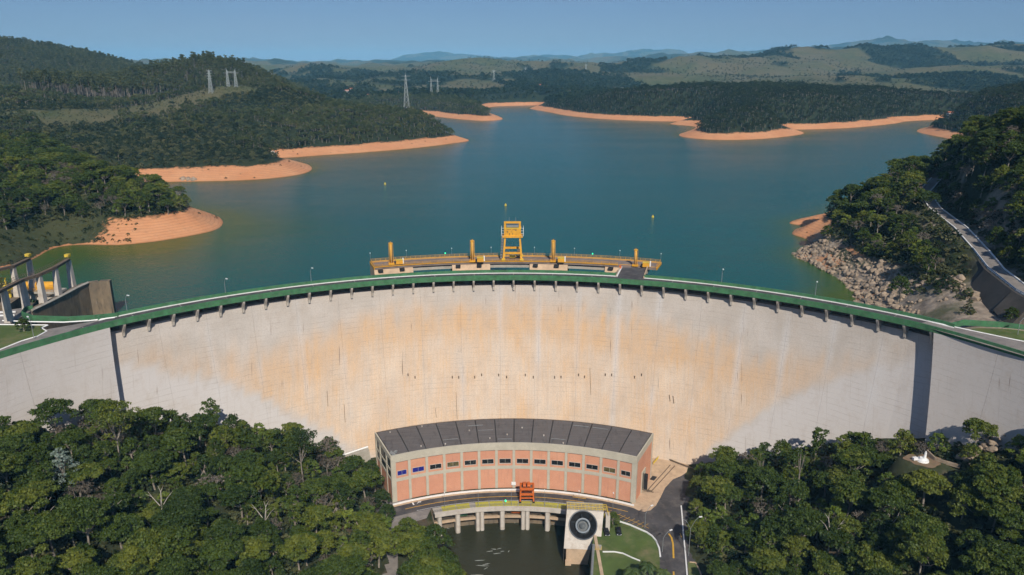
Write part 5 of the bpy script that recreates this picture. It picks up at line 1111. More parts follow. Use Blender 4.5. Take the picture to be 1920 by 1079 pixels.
def make_crown(rg, H, Rr, shape, n_cl, leaf, dens):
    cs, rs_ = [], []; n_cl = int(n_cl * 1.7); sc_ = Rr / 4.2
    for i in range(n_cl):
        a = i * 2.39996 + rg.uniform(-.4, .4); q = math.sqrt((i + .5) / n_cl); rho = Rr * q * rg.uniform(.8, 1.12) * .86; s = rg.uniform(.7, 1.25)
        if shape == 'flat': z = H - 1.0 - H * .16 * q * q - rg.uniform(0, 1) ** 2 * H * .22; r = (s, s, s * rg.uniform(.42, .6))
        elif shape == 'round': z = H - 1.0 - (H * .58) * q ** 2.0 - rg.uniform(0, .8); r = (s, s, s * rg.uniform(.65, .95))
        elif shape == 'tall': z = H - 1 - (H * .72) * rg.uniform(0, 1) ** 1.1; rho = Rr * .85 * math.sqrt(max(.05, 1 - ((z - H * .6) / (H * .5)) ** 2)) * rg.uniform(.3, 1); r = (s, s, s * .85)
        else: z = H * .6 - .45 * H * q * q; r = (s, s, s * .75)
        cs.append((rho * math.cos(a), rho * math.sin(a), z)); rs_.append(tuple(x * sc_ for x in r))
    v, f, t = leaf_cloud(cs, rs_, dens * 1.25 / sc_ ** 2, leaf * .85, rg)
    return v, f, t, cs
def trunk_mb(rg, H, cs, r0=.28, lean=.4, n=6):
    mb = MB(); fork = Vector((rg.uniform(-lean, lean), rg.uniform(-lean, lean), H * .42)); mb.tube((0, 0, -1.5), fork, r0, r0 * .7, 6, False)
    for k in sorted(rg.choice(len(cs), min(n, len(cs)), replace=False)):
        c = Vector(cs[k]); mid = fork.lerp(c, .55) + Vector((0, 0, -.5)); mb.tube(fork, mid, r0 * .5, r0 * .32, 5, False); mb.tube(mid, c, r0 * .32, r0 * .12, 4, False)
        c2 = Vector(cs[(k * 3 + 1) % len(cs)]); 
        if (c2 - mid).length < 4: mb.tube(mid, c2, r0 * .25, r0 * .1, 4, False)
    return mb
KINDS = [  # name, leaf material, shape, H, R, clumps, leaf, density, words
 ('broadleaf_tree', 'leaf', 'flat', 10.5, 5.0, 26, .62, 95, 'flat crowned broadleaf tree'),
 ('broadleaf_tree', 'leaf', 'round', 9.5, 4.3, 22, .62, 60, 'round crowned broadleaf tree'),
 ('broadleaf_tree', 'leaf', 'flat', 12.0, 5.6, 30, .60, 85, 'tall wide spreading tree'),
 ('broadleaf_tree', 'leaf', 'round', 8.0, 3.6, 18, .55, 62, 'small bushy broadleaf tree'),
 ('broadleaf_tree', 'leaf', 'tall', 11.0, 3.4, 20, .58, 66, 'narrow upright broadleaf tree'),
 ('broadleaf_tree', 'leaf_bright', 'round', 7.5, 3.4, 16, .55, 60, 'bright yellow green broadleaf tree'),
 ('broadleaf_tree', 'leaf_dry', 'flat', 8.5, 3.6, 14, .5, 26, 'thin half bare greyish tree'),
]
PROTO = []
for i, (nm, lm, sh, H, Rr, nc, lf, dn, wd_) in enumerate(KINDS):
    rg = np.random.default_rng(100 + i); v, f, t, cs = make_crown(rg, H, Rr, sh, nc, lf, dn)
    cm = npmesh('crown', v, f, M[lm], False, {'tint': t}); tm = trunk_mb(rg, H, cs).mesh('trunk', M['bark']); PROTO.append((cm, tm))
# joined versions of the same trees and simpler far ones, for the masses
STOCK = {}
def stock(key, v, f, t, leafmat, tmb=None):
    me = bpy.data.meshes.new(key)
    V0 = v; F0 = [tuple(x) for x in f]
    if tmb is not None:
        b0 = len(v); tv = np.array([tuple(q) for q in tmb.v]); 
        quads = [q for q in tmb.f if len(q) == 4]; V0 = np.concatenate([v, tv]); Fa = np.concatenate([f, np.array(quads) + b0]); tt_ = np.concatenate([t, np.zeros(len(tv))])
    else: Fa = f; tt_ = t
    me = npmesh(key, V0, Fa, [leafmat, M['bark']], False, {'tint': tt_})
    if tmb is not None: mi = np.zeros(len(Fa), np.int32); mi[len(f):] = 1; me.polygons.foreach_set("material_index", mi[:len(me.polygons)])
    o = bpy.data.objects.new(key, me); return o
def coll(name, objs):
    c = bpy.data.collections.new(name); [c.objects.link(o) for o in objs]; return c
near_c = []
for i, (nm, lm, sh, H, Rr, nc, lf, dn, wd_) in enumerate(KINDS):
    rg = np.random.default_rng(300 + i); v, f, t, cs = make_crown(rg, H, Rr, sh, nc, lf * 1.15, dn * .6); near_c.append(stock('tree_%d' % i, v, f, t, M[lm], trunk_mb(rg, H, cs)))
NEAR = coll('stock_near', near_c)
mid_c = []
for i, (sh, H, Rr, nc) in enumerate((('flat', 10, 4.8, 16), ('round', 9, 4.2, 14), ('round', 8, 3.6, 12), ('tall', 11, 3.4, 12))):
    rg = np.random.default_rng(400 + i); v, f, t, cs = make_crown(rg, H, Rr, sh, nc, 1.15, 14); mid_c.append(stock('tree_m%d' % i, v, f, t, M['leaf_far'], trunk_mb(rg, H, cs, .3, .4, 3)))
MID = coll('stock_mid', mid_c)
midl = []
for i, (sh, H, Rr, nc) in enumerate((('flat', 10, 4.8, 16), ('round', 9, 4.2, 14), ('round', 7.5, 3.6, 12), ('tall', 11, 3.4, 12))):
    rg = np.random.default_rng(450 + i); v, f, t, cs = make_crown(rg, H, Rr, sh, nc, 1.1, 15); midl.append(stock('tree_l%d' % i, v, f, t, M['leaf_hill'], trunk_mb(rg, H, cs, .3, .4, 3)))
MIDL = coll('stock_ridge', midl)
bush_c = []
for i in range(3):
    rg = np.random.default_rng(500 + i); v, f, t, cs = make_crown(rg, 3.6, 2.4, 'dome', 7, .9, 16); bush_c.append(stock('bush_%d' % i, v, f, t, M['leaf_bush']))
for i in range(2):
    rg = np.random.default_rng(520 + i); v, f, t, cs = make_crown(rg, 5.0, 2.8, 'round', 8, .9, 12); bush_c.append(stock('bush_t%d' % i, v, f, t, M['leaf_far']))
BUSH = coll('stock_bush', bush_c)
euc_c = []
for i in range(4):
    rg = np.random.default_rng(600 + i); H = 25 + 1.5 * i; cs = [(rg.uniform(-1.9, 1.9), rg.uniform(-1.9, 1.9), H - rg.uniform(0, 9)) for k in range(12)]; v, f, t = leaf_cloud(cs, [(rg.uniform(1.3, 2.1),) * 2 + (rg.uniform(1.1, 1.8),) for k in cs], 11, 1.25, rg)
    tm_ = MB(); tm_.tube((0, 0, -1), (rg.uniform(-.6, .6), 0, H - 3), .26, .12, 5, False); euc_c.append(stock('euc_%d' % i, v, f, t, M['leaf_euc'], tm_))
EUC = coll('stock_euc', euc_c)
far_c = []
for i in range(3):
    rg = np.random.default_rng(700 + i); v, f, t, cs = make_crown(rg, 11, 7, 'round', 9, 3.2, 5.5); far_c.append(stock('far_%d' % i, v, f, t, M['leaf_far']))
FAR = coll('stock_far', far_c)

def scatter(name, pts, sc_lo, sc_hi, collection, kind='stuff', zs=1.0, rg=np.random.default_rng(5), label=None, tilt=0.06):
    n = len(pts); me = bpy.data.meshes.new(name); me.vertices.add(n); me.vertices.foreach_set("co", np.asarray(pts, np.float32).ravel())
    rot = np.stack([rg.normal(0, tilt, n), rg.normal(0, tilt, n), rg.uniform(0, 6.283, n)], 1).astype(np.float32); s = rg.uniform(sc_lo, sc_hi, n); s3 = np.stack([s, s, s * rg.uniform(.85, 1.15, n) * zs], 1).astype(np.float32)
    a = me.attributes.new('rot', 'FLOAT_VECTOR', 'POINT'); a.data.foreach_set("vector", rot.ravel()); a = me.attributes.new('scl', 'FLOAT_VECTOR', 'POINT'); a.data.foreach_set("vector", s3.ravel())
    a = me.attributes.new('idx', 'INT', 'POINT'); a.data.foreach_set("value", rg.integers(0, 1000, n).astype(np.int32))
    o = bpy.data.objects.new(name, me); COL.objects.link(o)
    ng = bpy.data.node_groups.new(name, 'GeometryNodeTree'); ng.interface.new_socket('Geometry', in_out='INPUT', socket_type='NodeSocketGeometry'); ng.interface.new_socket('Geometry', in_out='OUTPUT', socket_type='NodeSocketGeometry')
    gi, go = ng.nodes.new('NodeGroupInput'), ng.nodes.new('NodeGroupOutput'); ip = ng.nodes.new('GeometryNodeInstanceOnPoints'); ci = ng.nodes.new('GeometryNodeCollectionInfo')
    ci.inputs['Collection'].default_value = collection; ci.inputs['Separate Children'].default_value = True; ci.inputs['Reset Children'].default_value = True; ip.inputs['Pick Instance'].default_value = True
    def na(nm, ty):
        x = ng.nodes.new('GeometryNodeInputNamedAttribute'); x.data_type = ty; x.inputs['Name'].default_value = nm; return x.outputs['Attribute']
    e = ng.nodes.new('FunctionNodeEulerToRotation'); l = ng.links.new
    l(na('rot', 'FLOAT_VECTOR'), e.inputs[0]); l(e.outputs[0], ip.inputs['Rotation']); l(na('scl', 'FLOAT_VECTOR'), ip.inputs['Scale']); l(na('idx', 'INT'), ip.inputs['Instance Index'])
    l(gi.outputs[0], ip.inputs['Points']); l(ci.outputs[0], ip.inputs['Instance']); l(ip.outputs[0], go.inputs[0])
    md = o.modifiers.new('scatter', 'NODES'); md.node_group = ng; o['kind'] = kind
    if label: o['label'] = label
    return o
def project(x, y, z):
    dy = y * CP - (z - CAM_H) * SP; h = y * SP + (z - CAM_H) * CP; return 960 + F * x / dy, 539.5 - F * h / dy, dy
def jitter_grid(x0, x1, y0, y1, s, rg):
    xx, yy = np.meshgrid(np.arange(x0, x1, s), np.arange(y0, y1, s)); x = xx.ravel() + rg.uniform(-.45, .45, xx.size) * s; y = yy.ravel() + rg.uniform(-.45, .45, xx.size) * s; return x, y
def in_view(x, y, z, m=120):
    px, py, d = project(x, y, z); return (d > 5) & (px > -m) & (px < 1920 + m) & (py > -m) & (py < 1079 + m)

# -- the slopes below the dam
rg = np.random.default_rng(11)
x, y = jitter_grid(-210, 210, 95, 275, 5.6, rg); z = dn_height(x, y); r = np.hypot(x, y - AC)
rd = np.abs(np.degrees(np.arctan2(x, y - AC)))
facer = np.vectorize(arch_r)(z)
ok = (z > YARD + .5) & ~((np.hypot(x, y - 145) > 91) & (np.hypot(x, y - 145) < 119) & (np.abs(np.degrees(np.arctan2(x, y - 145))) < 27.2)) & (r < facer - np.where(rd > 46.4, 9.5, 6.0)) & in_view(x, y, z + 8)
st_ = P(1730, 863, -33); ok &= np.hypot((x - st_[0] - 1) / 9.5, (y - st_[1] + 1) / 7.5) > 1
q, _ = seg_dist(x, y, [(st_[0] + 6, st_[1] - 5), (118, 178), (112, 160)]); ok &= ~((q < 3.6) & (x > 90))
x, y, z = x[ok], y[ok], z[ok]; print('slope trees', len(x))
px, py, dep = project(x, y, z + 8)
order = np.argsort(dep + rg.uniform(0, 12, len(x))); NIND = 272
roots = []
kindp = np.array([.24, .24, .12, .20, .12, .035, .045])
def place_tree(k, loc, s, rz, label, group=None, name=None, cat='tree', zs=1.0):
    t = thing(name or KINDS[k][0], label, cat, loc, group); t.scale = (s, s, s * zs); t.rotation_euler = (0, 0, rz)
    for nm, me in zip(('crown', 'trunk'), PROTO[k]): o = bpy.data.objects.new(nm, me); COL.objects.link(o); o.parent = t
    return t
kk = rg.choice(7, len(x), p=kindp)
silh = (rd_ := None)
for j in order[:NIND]:
    left_ = x[j] < 0; sc_t = rg.uniform(.62, 1.22); size_w = 'small' if sc_t < .78 else ('large' if sc_t > 1.06 else 'medium sized')
    row_ = 'high on' if py[j] < 860 else ('midway up' if py[j] < 960 else 'low on')
    if left_: col_ = 'at the far left' if px[j] < 200 else ('left of centre' if px[j] < 420 else ('right of centre' if px[j] < 580 else 'toward the powerhouse'))
    else: col_ = 'beside the yard road' if px[j] < 1420 else ('left of centre' if px[j] < 1560 else ('below the white monument' if px[j] < 1780 else 'at the far right'))
    lab_ = size_w + ' ' + KINDS[kk[j]][8].replace('small bushy', 'bushy') + ' ' + row_ + ' the ' + ('left' if left_ else 'right') + ' slope, ' + col_
    place_tree(int(kk[j]), (x[j], y[j], z[j]), sc_t, rg.uniform(0, 6.28), lab_, group=lab_.replace(' tree', ' trees', 1), zs=rg.uniform(.85, 1.15))
rest = order[NIND:]
if len(rest): scatter('slope_forest', np.stack([x[rest], y[rest], z[rest]], 1), .62, 1.22, NEAR, rg=rg)
# undergrowth between them
x, y = jitter_grid(-210, 210, 95, 275, 3.4, rg); z = dn_height(x, y); r = np.hypot(x, y - AC); rd = np.abs(np.degrees(np.arctan2(x, y - AC))); facer = np.vectorize(arch_r)(z)
ok = (z > YARD + .6) & (r < facer - np.where(rd > 46.4, 6.0, 2.0)) & in_view(x, y, z + 3) & (np.hypot((x - st_[0] - 1) / 9.0, (y - st_[1] + 1) / 7.0) > 1)
scatter('undergrowth', np.stack([x[ok], y[ok], z[ok] - .3], 1), .5, 1.0, BUSH, rg=rg)
# -- single trees the photo singles out
def single(k, px, py, z0, s, label, **kw): q = P(px, py, z0); return place_tree(k, q, s, px * .37, label, **kw)
lb = [(765, 1000), (790, 1010), (815, 1022), (772, 1040), (800, 1050), (835, 1060), (770, 1085), (805, 1095), (845, 1100)]
for i, (a, b_) in enumerate(lb): single([1, 3, 1, 0, 1, 3, 1, 0, 1][i], a, b_ + 22, YARD - (1.5 if a > 800 else 0), 1.12 + .1 * (i % 3), 'leafy olive green tree in the clump on the left bank of the tailrace', group='trees in the clump on the left bank of the tailrace')
single(5, 722, 1012, YARD, 1.25, 'bright green round tree at the road corner left of the tailrace')
single(1, 748, 965, YARD, .85, 'dark tree overhanging the left corner of the powerhouse', ) if False else None
for a, b_, k_, s_ in ((703, 905, 1, .85), (716, 940, 3, 1.0), (727, 968, 1, .8), (697, 880, 3, .9), (712, 985, 3, .95)): single(k_, a, b_ + 12, YARD + (3 if b_ < 930 else .5), s_, 'dark leafy tree in the row crowding the left end of the powerhouse', group='trees crowding the left end of the powerhouse')
single(3, 45, 622, 0, .62, 'small young tree on the lawn at the left end of the dam')
single(3, 1149, 988, YARD, .72, 'small tree between the two black cars beside the valve house', zs=1.1)
single(3, 1685, 557, at(1685, 552, 262)[2], 1.15, 'bright green rounded tree standing alone among the rocks of the right bank')
single(1, 1895, 606, 0, .62, 'rounded bushy tree beside the green wall at the right end of the dam')
single(5, 1745, 985, dn_height(np.array([112.]), np.array([180.]))[0], .9, 'yellow green tree in the ravine below the white monument')
def palm(px, py, h, label):
    q = P(px, py, YARD); t = thing('palm_tree', label, 'palm tree', q, 'palms on the lawn'); mb = MB(); mb.tube(q, (q[0], q[1], q[2] + h), .22, .16, 7); mb.obj('trunk', M['bark'], t)
    rgp = np.random.default_rng(int(px)); vv, ff = [], []
    for i in range(15):
        a = i * 2.4 + rgp.uniform(-.2, .2); el = rgp.uniform(.1, 1.0); Lf = rgp.uniform(2.8, 3.6); prev = None
        for s in np.linspace(0, 1, 7):
            rr_ = Lf * s; zz_ = q[2] + h + rr_ * math.sin(el) * (1 - s * .6) - 2.0 * s * s; c = Vector((q[0] + rr_ * math.cos(a) * math.cos(el * .5), q[1] + rr_ * math.sin(a) * math.cos(el * .5), zz_)); w = .62 * math.sin(math.pi * min(.96, s * .85 + .12)); sd = Vector((-math.sin(a), math.cos(a), 0))
            vv += [c + sd * w + Vector((0, 0, -w * .6)), c, c - sd * w + Vector((0, 0, -w * .6))]; b0 = len(vv) - 3
            if prev is not None: ff += [(prev, b0, b0 + 1, prev + 1), (prev + 1, b0 + 1, b0 + 2, prev + 2)]
            prev = b0
    me = npmesh('crown', np.array([tuple(p) for p in vv]), np.array(ff), M['leaf_palm'], False, {'tint': rgp.uniform(0, 1, len(vv))}); o = bpy.data.objects.new('crown', me); COL.objects.link(o); o.parent = t; o.matrix_parent_inverse = Matrix.Translation(-t.location)
palm(1183, 1105, 6.5, 'palm tree at the bottom of the lawn, left one of three'); palm(1212, 1100, 7.5, 'palm tree at the bottom of the lawn, tallest in the middle'); palm(1240, 1108, 6.5, 'palm tree at the bottom of the lawn, right one of three')
# silver leaved tree and tall umbrella tree on the left slope
def custom(px, py, D, H, Rr, sh, mat_, label, cat='tree', seed=1, dens=60, nc=18):
    q = at(px, py, D); zg = float(dn_height(np.array([q[0]]), np.array([q[1]]))[0]) if D < 280 else float(up_height(np.array([q[0]]), np.array([q[1]]))[0]); rg_ = np.random.default_rng(seed)
    t = thing('broadleaf_tree', label, cat, (q[0], q[1], zg)); Ht = max(H, q[2] - zg) ; v, f, tt_, cs = make_crown(rg_, Ht, Rr, sh, nc, .6, dens); o = bpy.data.objects.new('crown', npmesh('crown', v, f, M[mat_], False, {'tint': tt_})); COL.objects.link(o); o.parent = t
    trunk_mb(rg_, Ht, cs, .26, .5, 8).obj('trunk', M['bark'], None).parent = t; return t
custom(110, 838, 178, 9, 4.6, 'round', 'leaf_pale', 'silvery leaved tree high on the left slope', seed=41, dens=34)
custom(205, 752, 196, 13, 7.0, 'flat', 'leaf', 'tall wide umbrella shaped tree against the dam at the left', seed=42, dens=60, nc=30)
custom(1508, 826, 215, 10, 2.3, 'flat', 'leaf', 'slender sparse tree with bare pale trunk against the dam, right of centre', seed=43, dens=32, nc=9)
custom(1432, 826, 222, 9, 3.4, 'flat', 'leaf', 'open crowned tree standing against the dam above the right forest edge', seed=44, dens=40, nc=12)
custom(560, 800, 222, 12, 6.0, 'flat', 'leaf', 'spreading layered tree against the dam left of the powerhouse', seed=45, dens=60, nc=26)
for i, (px, py, D) in enumerate(((212, 955, 172), (60, 1020, 160), (85, 1030, 161), (300, 935, 178), (1660, 1000, 182), (500, 960, 186), (1560, 985, 185))):
    q = at(px, py, D); zg = float(dn_height(np.array([q[0]]), np.array([q[1]]))[0]); rg_ = np.random.default_rng(800 + i); t = thing('bare_tree', ['bare white branched tree in the middle of the left slope', 'bare pale forked tree near the bottom left corner', 'bare pale leaning tree near the bottom left corner, right of the forked one', 'bare twisted pale tree on the left slope toward the tailrace', 'leafless pale tree in the right forest below the monument', 'bare pale tree in the forest left of the powerhouse', 'leafless grey tree low in the right forest'][i], 'tree', (q[0], q[1], zg))
    mb = MB(); H = max(9, q[2] - zg + 2); f0 = Vector((rg_.uniform(-.8, .8), 0, H * .6)); mb.tube((0, 0, -1), f0, .26, .18, 6)
    for k in range(4):
        a = k * 1.7 + rg_.uniform(-.4, .4); e = f0 + Vector((math.cos(a) * 2.2, math.sin(a) * 2.0, H * .28 + rg_.uniform(-.5, .8))); mb.tube(f0, e, .15, .09, 5); 
        for m_ in (-.5, .6): mb.tube(e, e + Vector((math.cos(a + m_) * 1.3, math.sin(a + m_) * 1.3, 1.2)), .08, .03, 4)
    mb.obj('trunk', simple('bleached_bark', (.42, .38, .33), .9) if i == 0 else bpy.data.materials['bleached_bark'], None).parent = t

# -- woods round the reservoir
TALL = True
def mask_up(x, y):
    d = shore_dist(x, y).reshape(x.shape); z = up_height(x, y, d); D = np.hypot(x, y)
    lim = z + 5.0 * (fbm(x, y, 28, 101, 3) - .5) + 2.8 * sstep(560, 900, D)
    ok = (lim > -3.6) & (d > 4) & in_view(x, y, z + 6)
    q, _ = seg_dist(x, y, ROAD_UP); ok &= q > 5.5; sx_ = np.interp(y, [p_[1] for p_ in ROAD_UP], [p_[0] for p_ in ROAD_UP]); ok &= ~((q < 15) & (x < sx_) & (y < 345) & (y > 200) & TALL); ok &= ~((x > 156) & (x < sx_) & (y < 268) & (y > 205) & (TALL | (q < 11)))
    r = np.hypot(x, y - AC); th = np.degrees(np.arctan2(x, y - AC))
    ok &= ~((th > 45) & (r < (206 if TALL else 201))); ok &= ~((th < -45) & (r < 240))
    return ok, z, d, D
# near woods: both banks out to about 560 m
x, y = jitter_grid(-480, 480, 200, 620, 6.0, rg); ok, z, d, D = mask_up(x, y)
hl = 5 - 10 * sstep(235, 320, y); bare_r = (x > 120) & (x < 185) & (y < 400) & (z < hl + 5 * (fbm(x, y, 18, 111, 2) - .5)) ; bare_r &= ~((fbm(x, y, 26, 85, 2) > .62) & (z > 0))
gl = (x < -165) & (z < 4) & (y < 420) & (fbm(x, y, 30, 115, 2) < .62)
ok &= ~bare_r & ~gl; nearw = np.stack([x[ok], y[ok], z[ok]], 1); print('near woods', len(nearw)); 
px_, py_, dp_ = project(nearw[:, 0], nearw[:, 1], nearw[:, 2]); o_ = np.argsort(dp_)[:20]
for j in o_:
    k = int(rg.integers(0, 5)); place_tree(k, tuple(nearw[j]), rg.uniform(.8, 1.15), rg.uniform(0, 6.28), KINDS[k][8] + (' on the right bank above the dam road' if nearw[j][0] > 0 else ' behind the spillway on the left bank'), KINDS[k][8] + 's nearest the dam on the ' + ('right' if nearw[j][0] > 0 else 'left') + ' bank')
keep = np.ones(len(nearw), bool); keep[o_] = False
scatter('bank_forest', nearw[keep], .75, 1.15, NEAR, rg=rg)
TALL = False
x, y = jitter_grid(-480, 480, 200, 640, 3.3, rg); ok, z, d, D = mask_up(x, y); hl = 3 - 9 * sstep(235, 320, y)
br = (x > 120) & (x < 190) & (y < 400) & (z < hl - 3 + 22 * (fbm(x, y, 11, 113, 3) - .5)); gl = (x < -165) & (z < 2) & (y < 420) & (fbm(x, y, 20, 115, 2) < .45)
ok &= ~br & ~gl; scatter('bank_undergrowth', np.stack([x[ok], y[ok], z[ok] - .4], 1), .5, 1.15, BUSH, rg=rg)
# scrub and woods of the middle distance
x, y = jitter_grid(-1000, 1300, 540, 1750, 7.2, rg); ok, z, d, D = mask_up(x, y)
cl = clearing(x, y); w = wood(x, y); ok &= (cl < .3) & (w > .5) & (D < 1750) & ((y > 620) | (np.abs(x) > 480) | True)
ok &= ~((y < 620) & (np.abs(x) < 480))
def blob(x, y, cx, cy_, sx, sy): return np.exp(-((x - cx) / sx) ** 2 - ((y - cy_) / sy) ** 2)
euc = (blob(x, y, -500, 1330, 170, 150) + blob(x, y, -620, 1260, 130, 120) + blob(x, y, -1150, 1800, 650, 480) + blob(x, y, -780, 1620, 260, 260) > .5) | (blob(x, y, -600, 1080, 90, 80) > .5)
scrub = (blob(x, y, -265, 720, 140, 125) + blob(x, y, -560, 740, 190, 250) > .38) | (blob(x, y, -330, 1050, 110, 90) > .6)
scrub = scrub & ~euc & (fbm(x, y, 40, 121, 3) < .66)
e = ok & euc; s_ = ok & scrub; m_ = ok & ~euc & ~scrub
def arr(k): return np.stack([x[k], y[k], z[k]], 1)
print('mid', m_.sum(), 'scrub', s_.sum())
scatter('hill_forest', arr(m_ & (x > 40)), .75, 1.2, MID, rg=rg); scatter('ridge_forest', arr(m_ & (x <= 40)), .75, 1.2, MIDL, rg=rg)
x2, y2 = jitter_grid(-700, -150, 600, 1150, 4.4, rg); ok2, z2, d2, D2 = mask_up(x2, y2); sc2 = ((blob(x2, y2, -265, 720, 140, 125) + blob(x2, y2, -560, 740, 190, 250) > .38) | (blob(x2, y2, -330, 1050, 110, 90) > .6)); k = ok2 & sc2 & (clearing(x2, y2) < .5)
scatter('hill_scrub', np.stack([x2[k], y2[k], z2[k]], 1), .7, 1.3, BUSH, rg=rg)
x, y = jitter_grid(-2300, -280, 950, 2600, 7.0, rg); z = up_height(x, y); k = ((blob(x, y, -500, 1330, 170, 150) + blob(x, y, -620, 1260, 130, 120) + blob(x, y, -1150, 1800, 650, 480) + blob(x, y, -780, 1620, 260, 260) > .5) | (blob(x, y, -600, 1080, 90, 80) > .5)) & (clearing(x, y) < .2) & in_view(x, y, z + 20) & (z > 0)
print('euc', k.sum()); scatter('eucalyptus_plantation', np.stack([x[k], y[k], z[k]], 1), .8, 1.1, EUC, rg=rg, tilt=.03)
x, y = jitter_grid(-2600, 3000, 1650, 4200, 15, rg); D = np.hypot(x, y); w = wood(x, y); eb = blob(x, y, -1150, 1800, 650, 480) > .5; d = shore_dist(x, y); z = up_height(x, y, d); k = (D > 1700) & (w > .5) & ~eb & in_view(x, y, z) & (z > -3); print('far', k.sum())
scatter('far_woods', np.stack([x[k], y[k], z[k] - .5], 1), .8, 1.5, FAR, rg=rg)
# lone bushes on the clearings and pastures
x, y = jitter_grid(-2000, 2800, 900, 3600, 21, rg); d = shore_dist(x, y); z = up_height(x, y, d); k = (wood(x, y) < .4) & (z > -3) & in_view(x, y, z) & (rg.uniform(0, 1, len(x)) < .12 + .7 * (fbm(x, y, 120, 141, 3) > .52))
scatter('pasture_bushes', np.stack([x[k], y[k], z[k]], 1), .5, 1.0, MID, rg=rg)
# sparse shrubs and debris on the bare banks
x, y = jitter_grid(-500, 300, 350, 1100, 7, rg); d = shore_dist(x, y); z = up_height(x, y, d); k = (d > 2) & (z < -4) & in_view(x, y, z) & (rg.uniform(0, 1, len(x)) < .07 + .25 * (fbm(x, y, 25, 151, 2) > .62))
scatter('bank_shrubs', np.stack([x[k], y[k], z[k] - .5], 1), .2, .5, BUSH, rg=rg)
x, y = jitter_grid(-420, -190, 280, 480, 2.6, rg); z = up_height(x, y); k = (x < -212 + 12 * (fbm(x, y, 20, 161, 2) - .5)) & (z > W_UP + .8) & (z < -2) & (rg.uniform(0, 1, len(x)) < .75)
scatter('bank_grass', np.stack([x[k], y[k], z[k] - 1.2], 1), .3, .75, BUSH, rg=rg)
# grass tufts in the clearing so it is not a bare sheet
x, y = jitter_grid(-620, -330, 830, 1110, 3.2, rg); z = up_height(x, y); k = (clearing(x, y) > .3) & (rg.uniform(0, 1, len(x)) < .6)
scatter('clearing_shrubs', np.stack([x[k], y[k], z[k] - .9], 1), .3, .55, BUSH, rg=rg)

# ------------------------------------------------------------------ rocks of the right bank
def rock_mesh(seed):
    import bmesh
    bm = bmesh.new(); bmesh.ops.create_icosphere(bm, subdivisions=2, radius=1.0); rr_ = np.random.default_rng(seed); off = rr_.uniform(0, 50, 3)
    pl = rr_.normal(size=(9, 3)); pl /= np.linalg.norm(pl, axis=1, keepdims=True); dd = rr_.uniform(.55, .9, 9)
    for v in bm.verts:
        p = np.array(v.co)
        for a, b_ in zip(pl, dd):
            s = p @ a
            if s > b_: p = p - a * (s - b_)
        v.co = Vector(p) * (1 + .1 * math.sin(p[0] * 7 + off[0]))
    me = bpy.data.meshes.new('boulder'); bm.to_mesh(me); bm.free(); me.materials.append(M['rock']); return me
ROCKS = [rock_mesh(i) for i in range(7)]
x, y = jitter_grid(125, 200, 205, 400, 1.6, rg); d = shore_dist(x, y); z = up_height(x, y, d); q, _ = seg_dist(x, y, ROAD_UP); r = np.hypot(x, y - AC)
k = ~((np.degrees(np.arctan2(x, y - AC)) > 44) & (r < 212)) & (z > W_UP - .5) & (z < 4 - 9 * sstep(240, 320, y) + 8 * (fbm(x, y, 15, 131, 2) - .3)) & (q > 9) & (r > 190) & (fbm(x, y, 13, 133, 3) > .40) & in_view(x, y, z, 20)
rk = np.stack([x[k], y[k], z[k]], 1); size = rg.uniform(.4, 1.0, len(rk)) ** 2.2 * 1.7 + .35; o_ = np.argsort(-size)
print('rocks', len(rk))
for j in o_[:150]:
    o = bpy.data.objects.new('boulder', ROCKS[int(rg.integers(0, 7))]); COL.objects.link(o); o.location = rk[j]; s = size[j]; o.scale = (s * rg.uniform(.8, 1.3), s * rg.uniform(.7, 1.1), s * rg.uniform(.55, .9)); o.rotation_euler = (rg.uniform(-.4, .4), rg.uniform(-.4, .4), rg.uniform(0, 6)); tag(o, 'grey brown boulder on the rocky right bank behind the dam', 'boulder', 'boulders on the rocky right bank')
RC = coll('stock_rock', [bpy.data.objects.new('rock_%d' % i, m__) for i, m__ in enumerate(ROCKS[:4])])
scatter('rubble', rk[o_[150:]], .35, .95, RC, rg=rg, tilt=.4)
# rock pile by the monument
c = P(1840, 856, -31)
for i in range(26):
    a = rg.normal(size=2); px_, py_ = c[0] + a[0] * 4.2, c[1] + a[1] * 1.6; zg = float(dn_height(np.array([px_]), np.array([py_]))[0])
    o = bpy.data.objects.new('boulder', ROCKS[i % 7]); COL.objects.link(o); o.location = (px_, py_, zg + 2.0 + rg.uniform(0, 1.5)); s = rg.uniform(.6, 1.4); o.scale = (s * 1.2, s, s * .7); o.rotation_euler = (0, rg.uniform(-.5, .5), rg.uniform(0, 6)); tag(o, 'grey boulder in the rock pile right of the white monument', 'boulder', 'boulders in the pile by the monument')

